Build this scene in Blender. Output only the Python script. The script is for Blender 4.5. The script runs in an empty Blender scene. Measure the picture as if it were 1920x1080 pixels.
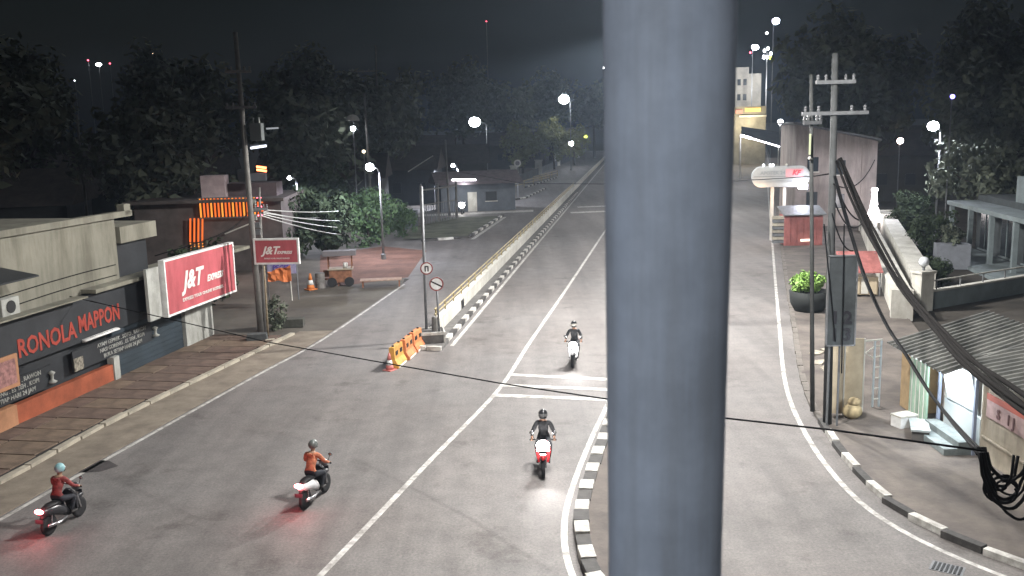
import bpy, bmesh, math, random
from mathutils import Vector, Matrix

# ------------------------------------------------------------------ camera, world, exposure
R = math.radians
scn = bpy.context.scene
COL = scn.collection
F_PX, PITCH, ROLL, CAM_H = 1740.0, R(9.85), R(1.4), 9.0
cam_d = bpy.data.cameras.new('camera')
cam = bpy.data.objects.new('camera', cam_d)
COL.objects.link(cam)
FWD = Vector((0, math.cos(PITCH), -math.sin(PITCH)))
U0 = Vector((1, 0, 0)).cross(FWD)
RIGHT = math.cos(ROLL) * Vector((1, 0, 0)) - math.sin(ROLL) * U0
UP = math.sin(ROLL) * Vector((1, 0, 0)) + math.cos(ROLL) * U0
m = Matrix((RIGHT, UP, -FWD)).transposed().to_4x4()
m.translation = (0, 0, CAM_H)
cam.matrix_world = m
cam_d.sensor_width = 36.0
cam_d.lens = 36.0 * F_PX / 1920.0
cam_d.clip_start = 0.05
cam_d.dof.use_dof = True
cam_d.dof.focus_distance = 36.0
cam_d.dof.aperture_fstop = 6.0
cam_d.clip_end = 5000
scn.camera = cam

SUN_EL, SUN_ROT = R(55), R(200)
SKY_STRENGTH = 0.00085
w = bpy.data.worlds.new('World')
scn.world = w
w.use_nodes = True
nt = w.node_tree
nt.nodes.clear()
o_ = nt.nodes.new('ShaderNodeOutputWorld')
bg = nt.nodes.new('ShaderNodeBackground')
sky = nt.nodes.new('ShaderNodeTexSky')
sky.sky_type = 'NISHITA'
sky.sun_disc = False
sky.sun_elevation = SUN_EL
sky.sun_rotation = SUN_ROT
sky.air_density = 1.6
sky.dust_density = 4.0
sky.ozone_density = 1.0
hs = nt.nodes.new('ShaderNodeHueSaturation')
hs.inputs['Saturation'].default_value = 1.15
nt.links.new(sky.outputs[0], hs.inputs['Color'])
nt.links.new(hs.outputs[0], bg.inputs[0])
bg.inputs[1].default_value = SKY_STRENGTH
nt.links.new(bg.outputs[0], o_.inputs[0])

fill_sun_d = bpy.data.lights.new('fill_sun', 'SUN')  # soft fill light added for the even city sky glow
fill_sun_d.energy = 0.20
fill_sun_d.angle = R(12)
fill_sun_d.color = (0.9, 0.95, 1.0)
fill_sun = bpy.data.objects.new('fill_sun', fill_sun_d)
fill_sun.rotation_euler = (R(35), 0, R(160))
COL.objects.link(fill_sun)

scn.view_settings.view_transform = 'Standard'
scn.view_settings.look = 'None'
scn.view_settings.gamma = 1
scn.view_settings.exposure = 1.25
scn.cycles.use_denoising = True
scn.cycles.max_bounces = 3
scn.cycles.diffuse_bounces = 2
scn.cycles.adaptive_threshold = 0.02
scn.cycles.sample_clamp_indirect = 4.0
scn.cycles.sample_clamp_direct = 0.0

LAMP_K = 1.12          # overall strength of the street lamps

# ------------------------------------------------------------------ helpers
def ray(x, y):
    return FWD + RIGHT * ((x - 960) / F_PX) + UP * ((540 - y) / F_PX)

def G(x, y, z=0.0):
    d = ray(x, y)
    t = (z - CAM_H) / d.z
    return Vector((d.x * t, d.y * t, z))

def W(x, y, Y):
    d = ray(x, y)
    t = Y / d.y
    return Vector((d.x * t, Y, CAM_H + d.z * t))

def mat(name, col, rough=0.8, var=0.0, scale=3.0, metal=0.0, col2=None, bump=0.0, bscale=40.0, detail=6.0, spec=0.3, emit=None, estr=0.0, coords='Object', stretch=None, sdark=0.62):
    M = bpy.data.materials.new(name)
    M.use_nodes = True
    t = M.node_tree
    b = t.nodes['Principled BSDF']
    b.inputs['Base Color'].default_value = (*col, 1)
    b.inputs['Roughness'].default_value = rough
    b.inputs['Metallic'].default_value = metal
    b.inputs['Specular IOR Level'].default_value = spec
    if emit:
        b.inputs['Emission Color'].default_value = (*emit, 1)
        b.inputs['Emission Strength'].default_value = estr
    if var > 0 or col2 or bump > 0:
        tc = t.nodes.new('ShaderNodeTexCoord')
    if var > 0 or col2:
        n = t.nodes.new('ShaderNodeTexNoise')
        n.inputs['Scale'].default_value = scale
        n.inputs['Detail'].default_value = detail
        n.inputs['Roughness'].default_value = 0.65
        t.links.new(tc.outputs[coords], n.inputs['Vector'])
        r = t.nodes.new('ShaderNodeValToRGB')
        r.color_ramp.elements[0].position = 0.34
        r.color_ramp.elements[1].position = 0.68
        c2 = col2 if col2 else tuple(c * (1 - var) for c in col)
        r.color_ramp.elements[0].color = (*c2, 1)
        r.color_ramp.elements[1].color = (*tuple(min(1, c * (1 + var * 0.6)) for c in col), 1)
        t.links.new(n.outputs['Fac'], r.inputs['Fac'])
        t.links.new(r.outputs['Color'], b.inputs['Base Color'])
    if stretch:
        if not (var > 0 or col2 or bump > 0):
            tc = t.nodes.new('ShaderNodeTexCoord')
        mp = t.nodes.new('ShaderNodeMapping')
        mp.inputs['Scale'].default_value = stretch
        t.links.new(tc.outputs[coords], mp.inputs['Vector'])
        n3 = t.nodes.new('ShaderNodeTexNoise')
        n3.inputs['Scale'].default_value = 1.0
        n3.inputs['Detail'].default_value = 8
        n3.inputs['Roughness'].default_value = 0.7
        t.links.new(mp.outputs[0], n3.inputs['Vector'])
        r3 = t.nodes.new('ShaderNodeValToRGB')
        r3.color_ramp.elements[0].position = 0.36
        r3.color_ramp.elements[0].color = (sdark, sdark * .98, sdark * .95, 1)
        r3.color_ramp.elements[1].position = 0.58
        r3.color_ramp.elements[1].color = (1, 1, 1, 1)
        t.links.new(n3.outputs['Fac'], r3.inputs['Fac'])
        mx = t.nodes.new('ShaderNodeMix')
        mx.data_type = 'RGBA'
        mx.blend_type = 'MULTIPLY'
        mx.inputs['Factor'].default_value = 1.0
        src = b.inputs['Base Color'].links[0].from_socket if b.inputs['Base Color'].links else None
        if src:
            t.links.new(src, mx.inputs['A'])
        else:
            mx.inputs['A'].default_value = (*col, 1)
        t.links.new(r3.outputs['Color'], mx.inputs['B'])
        t.links.new(mx.outputs['Result'], b.inputs['Base Color'])
    if bump > 0:
        n2 = t.nodes.new('ShaderNodeTexNoise')
        n2.inputs['Scale'].default_value = bscale
        n2.inputs['Detail'].default_value = 4
        t.links.new(tc.outputs[coords], n2.inputs['Vector'])
        bp = t.nodes.new('ShaderNodeBump')
        bp.inputs['Strength'].default_value = bump
        bp.inputs['Distance'].default_value = 0.02
        t.links.new(n2.outputs['Fac'], bp.inputs['Height'])
        t.links.new(bp.outputs['Normal'], b.inputs['Normal'])
    return M

def emat(name, col, s):
    M = bpy.data.materials.new(name)
    M.use_nodes = True
    t = M.node_tree
    t.nodes.clear()
    o = t.nodes.new('ShaderNodeOutputMaterial')
    e = t.nodes.new('ShaderNodeEmission')
    e.inputs[0].default_value = (*col, 1)
    e.inputs[1].default_value = s
    t.links.new(e.outputs[0], o.inputs[0])
    return M

class B:
    """collects shapes into one mesh"""
    def __init__(self):
        self.bm = bmesh.new()
        self.mi = 0
    def face(self, vs):
        try:
            f = self.bm.faces.new(vs)
            f.material_index = self.mi
            return f
        except ValueError:
            return None
    def box(self, c, s, rz=0.0, M=None, taper=1.0):
        hx, hy, hz = s[0] / 2, s[1] / 2, s[2] / 2
        co = []
        for z in (-1, 1):
            k = taper if z > 0 else 1.0
            for x, y in ((-1, -1), (1, -1), (1, 1), (-1, 1)):
                co.append(Vector((x * hx * k, y * hy * k, z * hz)))
        mt = Matrix.Translation(Vector(c)) @ Matrix.Rotation(rz, 4, 'Z') if M is None else Matrix.Translation(Vector(c)) @ M.to_4x4()
        v = [self.bm.verts.new(mt @ p) for p in co]
        for f in ((3, 2, 1, 0), (4, 5, 6, 7), (0, 1, 5, 4), (1, 2, 6, 5), (2, 3, 7, 6), (3, 0, 4, 7)):
            self.face([v[i] for i in f])
        return self
    def cyl(self, p0, p1, r0, r1=None, n=10, caps=True):
        return self.tube([p0, p1], [r0, r0 if r1 is None else r1], n, caps)
    def tube(self, pts, rad, n=8, caps=True, flat=1.0):
        pts = [Vector(p) for p in pts]
        if not hasattr(rad, '__len__'):
            rad = [rad] * len(pts)
        rings = []
        ref = None
        for i, p in enumerate(pts):
            d = (pts[min(i + 1, len(pts) - 1)] - pts[max(i - 1, 0)])
            if d.length < 1e-9:
                d = Vector((0, 0, 1))
            d.normalize()
            if ref is None:
                ref = Vector((1, 0, 0)) if abs(d.x) < 0.8 else Vector((0, 1, 0))
            a = (ref - d * ref.dot(d))
            if a.length < 1e-5:
                a = d.orthogonal()
            a.normalize()
            ref = a
            b = d.cross(a)
            rings.append([self.bm.verts.new(p + (a * math.cos(2 * math.pi * k / n) + b * flat * math.sin(2 * math.pi * k / n)) * rad[i]) for k in range(n)])
        for i in range(len(rings) - 1):
            for k in range(n):
                self.face([rings[i][k], rings[i][(k + 1) % n], rings[i + 1][(k + 1) % n], rings[i + 1][k]])
        if caps:
            self.face(list(reversed(rings[0])))
            self.face(rings[-1])
        return self
    def lathe(self, prof, c=(0, 0, 0), n=16, sx=1.0, sy=1.0):
        c = Vector(c)
        rings = []
        for r, z in prof:
            rings.append([self.bm.verts.new(c + Vector((sx * r * math.cos(2 * math.pi * k / n), sy * r * math.sin(2 * math.pi * k / n), z))) for k in range(n)])
        for i in range(len(rings) - 1):
            for k in range(n):
                self.face([rings[i][k], rings[i][(k + 1) % n], rings[i + 1][(k + 1) % n], rings[i + 1][k]])
        self.face(list(reversed(rings[0])))
        self.face(rings[-1])
        return self
    def ball(self, c, r, nu=12, nv=8, cut=(0.0, 1.0)):
        if not hasattr(r, '__len__'):
            r = (r, r, r)
        c = Vector(c)
        rings = []
        for j in range(nv + 1):
            th = math.pi * (cut[0] + (cut[1] - cut[0]) * j / nv)
            s_ = max(math.sin(th), 0.02)
            rings.append([self.bm.verts.new(c + Vector((r[0] * s_ * math.cos(2 * math.pi * k / nu), r[1] * s_ * math.sin(2 * math.pi * k / nu), r[2] * math.cos(th)))) for k in range(nu)])
        for i in range(nv):
            for k in range(nu):
                self.face([rings[i][k], rings[i + 1][k], rings[i + 1][(k + 1) % nu], rings[i][(k + 1) % nu]])
        self.face(rings[0])
        self.face(list(reversed(rings[-1])))
        return self
    def prism(self, poly, axis, a, b_):
        """extrude a 2-d polygon along axis ('x','y','z') from a to b"""
        def P(u, v, t):
            return {'x': (t, u, v), 'y': (u, t, v), 'z': (u, v, t)}[axis]
        v0 = [self.bm.verts.new(P(u, v, a)) for u, v in poly]
        v1 = [self.bm.verts.new(P(u, v, b_)) for u, v in poly]
        n = len(poly)
        self.face(list(reversed(v0)))
        self.face(v1)
        for i in range(n):
            self.face([v0[i], v0[(i + 1) % n], v1[(i + 1) % n], v1[i]])
        return self
    def poly(self, pts):
        self.face([self.bm.verts.new(Vector(p)) for p in pts])
        return self
    def build(self, name, mats, parent=None, smooth=False, loc=None, bevel=0.0):
        bm = self.bm
        bmesh.ops.recalc_face_normals(bm, faces=bm.faces[:])
        if bevel > 0:
            bmesh.ops.bevel(bm, geom=bm.edges[:], offset=bevel, segments=2, affect='EDGES', profile=0.7)
        me = bpy.data.meshes.new(name)
        bm.to_mesh(me)
        bm.free()
        if not isinstance(mats, (list, tuple)):
            mats = [mats]
        for x in mats:
            me.materials.append(x)
        if smooth:
            for p in me.polygons:
                p.use_smooth = True
        ob = bpy.data.objects.new(name, me)
        COL.objects.link(ob)
        if parent is not None:
            ob.parent = parent
        if loc is not None:
            ob.location = loc
        return ob

def tag(o, label=None, cat=None, group=None, kind=None):
    if label: o['label'] = label
    if cat: o['category'] = cat
    if group: o['group'] = group
    if kind: o['kind'] = kind
    return o

def thing(name, label, cat, loc=(0, 0, 0), rz=0.0, group=None):
    e = bpy.data.objects.new(name, None)
    e.empty_display_size = 0.2
    COL.objects.link(e)
    e.location = loc
    e.rotation_euler = (0, 0, rz)
    return tag(e, label, cat, group)

def struct(o):
    o['kind'] = 'structure'
    return o

def share(name, src, parent, loc, rz=0.0, scale=None, material=None):
    o = bpy.data.objects.new(name, src.data)
    COL.objects.link(o)
    o.parent = parent
    o.location = loc
    o.rotation_euler = (0, 0, rz)
    if scale: o.scale = scale
    return o

def copy_tree(o, parent=None):
    c = o.copy()
    COL.objects.link(c)
    c.parent = parent
    for ch in o.children:
        copy_tree(ch, c)
    return c

def text(name, body, size, material, parent, loc, rot=(R(90), 0, 0), align='CENTER', shear=0.0, depth=0.01, sx=1.0, bold=0.0):
    cu = bpy.data.curves.new('t', 'FONT')
    cu.body = body
    cu.size = size
    cu.align_x = align
    cu.align_y = 'CENTER'
    cu.shear = shear
    cu.extrude = depth
    cu.offset = bold
    cu.resolution_u = 2
    ob = bpy.data.objects.new('t', cu)
    COL.objects.link(ob)
    dg = bpy.context.evaluated_depsgraph_get()
    me = bpy.data.meshes.new_from_object(ob.evaluated_get(dg))
    bpy.data.objects.remove(ob)
    me.materials.clear()
    me.materials.append(material)
    o = bpy.data.objects.new(name, me)
    COL.objects.link(o)
    o.parent = parent
    o.location = loc
    o.rotation_euler = rot
    o.scale = (sx, 1, 1)
    return o

def interp(pts):
    """smooth x(Y) through world points (x, Y), Y increasing"""
    pts = sorted(pts, key=lambda p: p[1])
    def f(Y):
        if Y <= pts[0][1]:
            a, b = pts[0], pts[1]
            return a[0] + (b[0] - a[0]) * (Y - a[1]) / (b[1] - a[1])
        if Y >= pts[-1][1]:
            a, b = pts[-2], pts[-1]
            return a[0] + (b[0] - a[0]) * (Y - a[1]) / (b[1] - a[1])
        for i in range(len(pts) - 1):
            if pts[i][1] <= Y <= pts[i + 1][1]:
                p1, p2 = pts[i], pts[i + 1]
                p0 = pts[i - 1] if i > 0 else None
                p3 = pts[i + 2] if i + 2 < len(pts) else None
                h = p2[1] - p1[1]
                m1 = (p2[0] - p0[0]) / (p2[1] - p0[1]) if p0 else (p2[0] - p1[0]) / h
                m2 = (p3[0] - p1[0]) / (p3[1] - p1[1]) if p3 else (p2[0] - p1[0]) / h
                t = (Y - p1[1]) / h
                return ((2 * t**3 - 3 * t**2 + 1) * p1[0] + (t**3 - 2 * t**2 + t) * h * m1
                        + (-2 * t**3 + 3 * t**2) * p2[0] + (t**3 - t**2) * h * m2)
    return f

def yrange(a, b):
    out, y = [], a
    while y < b:
        out.append(y)
        y += 0.5 if y < 40 else (2.0 if y < 100 else 8.0)
    out.append(b)
    return out

def strip(name, fl, fr, ys, z, material, parent=None, h=None):
    """sheet between two curves x(Y); with h a slab of that height standing on z"""
    b = B()
    top = z if h is None else z + h
    L = [b.bm.verts.new((fl(y), y, top)) for y in ys]
    Rr = [b.bm.verts.new((fr(y), y, top)) for y in ys]
    for i in range(len(ys) - 1):
        b.face([L[i], Rr[i], Rr[i + 1], L[i + 1]])
    if h is not None:
        L0 = [b.bm.verts.new((fl(y), y, z)) for y in ys]
        R0 = [b.bm.verts.new((fr(y), y, z)) for y in ys]
        for i in range(len(ys) - 1):
            b.face([L0[i], L[i], L[i + 1], L0[i + 1]])
            b.face([R0[i], R0[i + 1], Rr[i + 1], Rr[i]])
        b.face([L0[0], R0[0], Rr[0], L[0]])
        b.face([L0[-1], L[-1], Rr[-1], R0[-1]])
    return b.build(name, material, parent)

def wall_along(name, pts, z0, z1, th, material, parent=None):
    """upright wall of thickness th along ground points"""
    b = B()
    n = len(pts)
    for i in range(n - 1):
        a, c = Vector((*pts[i][:2], 0)), Vector((*pts[i + 1][:2], 0))
        d = c - a
        b.box(((a.x + c.x) / 2, (a.y + c.y) / 2, (z0 + z1) / 2), (d.length, th, z1 - z0), math.atan2(d.y, d.x))
    return b.build(name, material, parent)

# ------------------------------------------------------------------ materials
def asphalt_mat():
    M = mat('asphalt', (0.125, 0.119, 0.117), 0.72, spec=0.35)
    t = M.node_tree
    b = t.nodes['Principled BSDF']
    tc = t.nodes.new('ShaderNodeTexCoord')
    def noise(scale, detail, rough=0.6):
        n = t.nodes.new('ShaderNodeTexNoise')
        n.inputs['Scale'].default_value = scale
        n.inputs['Detail'].default_value = detail
        n.inputs['Roughness'].default_value = rough
        t.links.new(tc.outputs['Object'], n.inputs['Vector'])
        return n
    def ramp(src, p0, c0, p1, c1):
        r = t.nodes.new('ShaderNodeValToRGB')
        r.color_ramp.elements[0].position = p0
        r.color_ramp.elements[0].color = (*c0, 1)
        r.color_ramp.elements[1].position = p1
        r.color_ramp.elements[1].color = (*c1, 1)
        t.links.new(src, r.inputs['Fac'])
        return r
    big = ramp(noise(0.11, 5).outputs['Fac'], 0.35, (0.136, 0.125, 0.118), 0.68, (0.156, 0.151, 0.146))
    mid = ramp(noise(1.3, 6, 0.7).outputs['Fac'], 0.32, (0.80, 0.80, 0.80), 0.66, (1.1, 1.1, 1.1))
    fine = ramp(noise(16, 4, 0.8).outputs['Fac'], 0.3, (0.62, 0.62, 0.64), 0.68, (1.22, 1.2, 1.18))
    def mul(a, c):
        x = t.nodes.new('ShaderNodeMix')
        x.data_type = 'RGBA'
        x.blend_type = 'MULTIPLY'
        x.inputs['Factor'].default_value = 1.0
        t.links.new(a, x.inputs['A'])
        t.links.new(c, x.inputs['B'])
        return x.outputs['Result']
    c = mul(mul(big.outputs['Color'], mid.outputs['Color']), fine.outputs['Color'])
    mpw = t.nodes.new('ShaderNodeMapping')
    mpw.inputs['Rotation'].default_value = (0, 0, R(12))
    mpw.inputs['Scale'].default_value = (0.75, 0.045, 1)
    t.links.new(tc.outputs['Object'], mpw.inputs['Vector'])
    nw = noise(1.0, 6, 0.6)
    t.links.new(mpw.outputs[0], nw.inputs['Vector'])
    c = mul(c, ramp(nw.outputs['Fac'], 0.36, (0.80, 0.79, 0.79), 0.62, (1.10, 1.09, 1.08)).outputs['Color'])
    no = noise(0.45, 8, 0.72)
    c = mul(c, ramp(no.outputs['Fac'], 0.33, (0.66, 0.64, 0.63), 0.43, (1, 1, 1)).outputs['Color'])
    # cracks
    v = t.nodes.new('ShaderNodeTexVoronoi')
    v.feature = 'DISTANCE_TO_EDGE'
    v.inputs['Scale'].default_value = 0.16
    wv = t.nodes.new('ShaderNodeVectorMath')
    wv.operation = 'ADD'
    nz = noise(0.8, 5)
    t.links.new(tc.outputs['Object'], wv.inputs[0])
    t.links.new(nz.outputs['Color'], wv.inputs[1])
    t.links.new(wv.outputs[0], v.inputs['Vector'])
    cr = ramp(v.outputs['Distance'], 0.0, (0.93, 0.93, 0.93), 0.004, (1, 1, 1))
    c = mul(c, cr.outputs['Color'])
    t.links.new(c, b.inputs['Base Color'])
    bp = t.nodes.new('ShaderNodeBump')
    bp.inputs['Strength'].default_value = 0.35
    bp.inputs['Distance'].default_value = 0.01
    t.links.new(noise(45, 3).outputs['Fac'], bp.inputs['Height'])
    t.links.new(bp.outputs['Normal'], b.inputs['Normal'])
    return M

M_ASPH = asphalt_mat()
M_GROUND = mat('earth', (0.055, 0.048, 0.040), 0.95, var=0.5, scale=0.3)
M_YARD = mat('worn_concrete', (0.120, 0.108, 0.090), 0.9, scale=0.35, col2=(0.062, 0.054, 0.046), bump=0.3, bscale=8)
M_DIRT = mat('red_brown_earth', (0.135, 0.070, 0.052), 0.95, var=0.35, scale=0.7, bump=0.3, bscale=6)
M_SHOULDER = mat('dusty_concrete', (0.215, 0.185, 0.145), 0.9, scale=1.2, col2=(0.125, 0.104, 0.083), bump=0.3, bscale=12)
M_PAVE = mat('pavement', (0.145, 0.125, 0.108), 0.9, scale=0.8, col2=(0.075, 0.065, 0.06), bump=0.4, bscale=10)
M_PAVEK = mat('kerb_plain', (0.20, 0.18, 0.16), 0.9, scale=1.5, col2=(0.10, 0.09, 0.08))
M_SLAB = mat('brown_slab', (0.120, 0.084, 0.066), 0.88, var=0.4, scale=1.6, bump=0.2, bscale=18)
M_SLAB2 = mat('tan_slab', (0.150, 0.110, 0.080), 0.88, var=0.4, scale=1.6, bump=0.2, bscale=18)
M_JOINT = mat('dark_mortar', (0.03, 0.026, 0.024), 0.95)
M_WHITEP = mat('road_paint', (0.60, 0.59, 0.56), 0.7, scale=2.2, col2=(0.34, 0.33, 0.31), spec=0.2, stretch=(3.2, 3.2, 1), sdark=.45)
M_KERBW = mat('kerb_white', (0.60, 0.59, 0.55), 0.8, scale=3.0, col2=(0.33, 0.32, 0.30), stretch=(4, 4, 3), sdark=.68)
M_KERBB = mat('kerb_black', (0.058, 0.055, 0.052), 0.8, var=0.4, scale=4)
M_KERBC = mat('kerb_cream', (0.34, 0.31, 0.25), 0.85, var=0.35, scale=2)
M_WALLW = mat('painted_wall', (0.58, 0.57, 0.52), 0.85, scale=0.8, col2=(0.40, 0.39, 0.35), stretch=(2.2, 2.2, .8), sdark=.82)
M_YELLOW = mat('yellow_pipe', (0.30, 0.245, 0.125), 0.5, var=0.4, scale=3)
M_STRIP = mat('median_cement', (0.11, 0.105, 0.10), 0.9, var=0.35, scale=2)
M_GALV = mat('galvanised', (0.112, 0.136, 0.178), 0.78, var=0.22, scale=5, metal=0.1, spec=0.3, stretch=(26, 26, 1.6), sdark=.86)
M_CONC = mat('concrete_pole', (0.15, 0.145, 0.135), 0.85, var=0.3, scale=2)
M_STEEL = mat('grey_steel', (0.16, 0.165, 0.17), 0.55, metal=0.3, var=0.25, scale=4)
M_BLACK = mat('black_rubber', (0.016, 0.016, 0.017), 0.6)
M_CABLE = mat('black_cable', (0.006, 0.006, 0.0065), 0.8, spec=0.1)
M_CABLEW = mat('grey_cable', (0.42, 0.43, 0.42), 0.5)
M_RED = mat('sign_red', (0.50, 0.105, 0.125), 0.6, scale=.7, col2=(0.37, 0.085, 0.095), stretch=(1.6, 1.6, .35), sdark=.7)
M_WHITE = mat('white_paint', (0.68, 0.68, 0.66), 0.6, var=0.2, scale=3)
M_DARKTXT = mat('dark_print', (0.02, 0.02, 0.025), 0.7)
M_LAMP = emat('lamp_white', (0.93, 0.95, 1.0), 30)
M_LAMPB = emat('lamp_bluish', (0.80, 0.82, 1.0), 30)
M_TUBE = emat('tube_light', (0.95, 0.93, 1.0), 9)
M_HEAD = emat('headlight', (1.0, 0.98, 0.96), 25)
M_TAIL = emat('tail_light', (1.0, 0.16, 0.18), 14)
M_ORANGE = emat('orange_led', (1.0, 0.17, 0.03), 0.55)
M_ORANGE2 = emat('amber_led', (1.0, 0.33, 0.05), 0.6)
M_REDLED = emat('red_led', (1.0, 0.10, 0.15), 5)
M_BLUELED = emat('blue_led', (0.25, 0.2, 1.0), 4)
M_GREENLED = emat('yellow_green_led', (0.75, 0.9, 0.1), 3)
M_WARM = emat('warm_bulb', (1.0, 0.88, 0.7), 1.2)
M_CITY = emat('city_light', (0.9, 0.95, 1.0), 5)
M_CITYW = emat('city_light_warm', (1.0, 0.85, 0.6), 4)

# ------------------------------------------------------------------ street curves (x as a function of Y, metres)
LEFT_LINE = interp([(-14.6, 10), (-12.42, 21.05), (-11.3, 26.55), (-9.71, 33.87), (-8.42, 39.46), (-6.4, 53.66)])
KERB_L = interp([(-16.4, 10), (-13.69, 23.39), (-13.0, 27.88), (-11.48, 34.42), (-10.02, 40.36)])
MED = lambda Y: -2.54 + (Y - 38.33) * 0.1385
CENTRE = interp([(-6.2, 10), (-4.09, 17.8), (-2.44, 24.12), (-0.55, 31.25), (0.65, 38.01), (2.95, 50.55), (8.72, 82.66), (17.0, 128), (33, 215)])
R_LINE = interp([(2.6, 14.9), (1.45, 16.2), (1.06, 17.77), (1.06, 19.96), (1.43, 22.34), (2.23, 25.98), (2.97, 28.97), (5.2, 38.5), (8.6, 55), (15.2, 90), (22.5, 128), (38, 215)])
ISL_L = lambda Y: R_LINE(Y) + 0.34
ISL_R = interp([(3.0, 15.2), (3.7, 16.5), (3.95, 20), (4.4, 25), (5.2, 30), (7.2, 39), (11.6, 58), (19.5, 90), (28.6, 128), (50, 215)])
RR_LINE = interp([(14.5, 12.2), (11.6, 14.6), (9.58, 17.1), (8.53, 19.12), (8.14, 21.23), (8.34, 25.07), (9.24, 30.4), (11.58, 39.34), (17.66, 61.92), (35.72, 128.64), (62, 224), (90, 330)])
R_KERB = lambda Y: RR_LINE(Y) + (0.62 if Y > 20 else 0.62 + (20 - Y) * 0.05)

# ------------------------------------------------------------------ ground and road
struct(B().poly([(-2500, -400, -0.03), (2500, -400, -0.03), (2500, 4000, -0.03), (-2500, 4000, -0.03)]).build('ground', M_GROUND))

road_l = interp([(-15.9, 0), (-14.75, 10), (-12.57, 21.05), (-11.45, 26.55), (-9.86, 33.87), (-8.57, 39.46), (-6.55, 53.66), (-6.0, 58)])
ys = yrange(-12, 56)
struct(strip('road', road_l, lambda Y: R_KERB(max(Y, 12.3)) + (20 if Y < 12.3 else 0.02), ys, 0.0, M_ASPH))
ys2 = yrange(56, 330)
far_l = interp([(-6.3, 56), (-9.5, 58.5), (-11.8, 66), (-11.0, 78), (-12.5, 92), (-14, 98), (-4.5, 106), (-2.6, 130), (0.5, 150), (12.0, 230), (26, 330)])
struct(strip('far_road', far_l, lambda Y: R_KERB(Y) + 0.02, ys2, 0.0, M_ASPH))
struct(B().poly([(-60, 97.6, 0.004), (-13.5, 97.6, 0.004), (-4.4, 106, 0.004), (-60, 106, 0.004)]).build('side_street', M_ASPH))

def line(name, f, y0, y1, wd, z=0.004):
    return struct(strip(name, lambda Y: f(Y) - wd / 2, lambda Y: f(Y) + wd / 2, yrange(y0, y1), z, M_WHITEP))
line('left_edge_line', LEFT_LINE, -5, 54, 0.13)
line('centre_line', CENTRE, 6, 200, 0.16)
line('median_edge_line', lambda Y: MED(Y), 38, 300, 0.17)
line('island_edge_line', R_LINE, 14.95, 120, 0.15)
line('right_edge_line', RR_LINE, 12.4, 300, 0.15)
for i, (yl, yr, d) in enumerate([(33.15, 32.1, .36), (31.75, 30.85, .36), (30.55, 29.7, .34), (103.5, 105.0, 1.3), (97.0, 98.5, 1.4)]):
    fl, fr = CENTRE(yl) + (0.05 if i < 3 else -5), R_LINE(yr) - 0.05
    struct(B().poly([(fl, yl - d / 2, .008), (fr, yr - d / 2, .008), (fr, yr + d / 2, .008), (fl, yl + d / 2, .008)]).build('rumble_stripe', M_WHITEP))
# stop line of the side street
struct(B().poly([(*G(748, 408)[:2], .009), (*G(1000, 397)[:2], .009), (*G(1000, 393.5)[:2], .009), (*G(748, 404)[:2], .009)]).build('stop_line', M_WHITEP))
# dark patch in the road
ppts = [G(x, y) for x, y in ((135, 878), (172, 862), (205, 864), (222, 874), (190, 884), (150, 887))]
struct(B().poly([(p.x, p.y, 0.004) for p in ppts]).build('road_patch', mat('dark_patch', (0.05, 0.045, 0.045), 0.7, var=0.3, scale=4)))

# yard left of the road, bare red-brown earth, dusty shoulder
yard_l = lambda Y: -30.0
struct(strip('yard', yard_l, lambda Y: road_l(Y) if Y < 56 else far_l(Y), yrange(40.2, 97), -0.012, M_YARD))
dp = [G(x, y) for x, y in ((600, 520), (640, 536), (765, 520), (800, 470), (720, 462), (600, 478))]
struct(B().poly([(p.x, p.y, 0.005) for p in dp]).build('bare_earth', M_DIRT))
struct(strip('shoulder', KERB_L, road_l, yrange(-5, 41.5), 0.0, M_SHOULDER, h=0.03))
pz = 0.10
lp = lambda Y: KERB_L(Y) - 0.12
struct(strip('left_verge', lambda Y: KERB_L(Y) - 6, lp, yrange(-5, 40.4), 0.0, M_JOINT, h=pz))

# far left verge with chequered kerb, pavement by the side street
verge = struct(B().poly([(*G(x, y)[:2], 0.12) for x, y in ((755, 452), (800, 449), (872, 447), (938, 407), (840, 409), (770, 430))]).build('corner_verge', mat('verge_soil', (0.10, 0.105, 0.075), 0.95, var=0.4, scale=0.7)))

# ------------------------------------------------------------------ kerbs in single blocks
_proto = {}
def kerb_blocks(parent, f, y0, y1, blen, wd, h, mats, z0=0.0, side=0, label=None):
    """blocks laid along x=f(Y); mats alternate"""
    Y, i = y0, 0
    key = (wd, h, blen)
    out = []
    while Y < y1:
        dx = f(Y + 0.05) - f(Y)
        ang = math.atan2(0.05, dx)
        stepY = blen * math.sin(ang)
        mname = mats[i % len(mats)]
        k = key + (mname.name,)
        mid = Y + stepY / 2
        if k not in _proto:
            b = B().box((0, 0, h / 2), (blen - 0.025, wd, h))
            o = b.build('kerb_block', mname, parent, bevel=0.015)
            _proto[k] = o
        else:
            o = share('kerb_block', _proto[k], parent, (0, 0, 0))
            o.parent = parent
        o.location = (f(mid), mid, z0)
        o.rotation_euler = (random.uniform(-.01, .01), random.uniform(-.008, .008), ang + random.uniform(-.012, .012))
        o.scale = (random.uniform(.95, 1.0), random.uniform(.93, 1.05), random.uniform(.84, 1.04))
        o.location.x += random.uniform(-.012, .012)
        Y += stepY
        i += 1
    return out

random.seed(5)
# island between main road and right-hand road
isl = struct(strip('traffic_island', ISL_L, ISL_R, yrange(16.6, 210), 0.0, M_PAVE, h=0.14))
kerb_blocks(isl, lambda Y: ISL_L(Y) + 0.06, 16.7, 60, 0.62, 0.34, 0.21, [M_KERBW, M_KERBB])
kerb_blocks(isl, lambda Y: ISL_R(Y) - 0.02, 16.7, 60, 0.9, 0.20, 0.20, [M_KERBW, M_KERBB])
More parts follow.
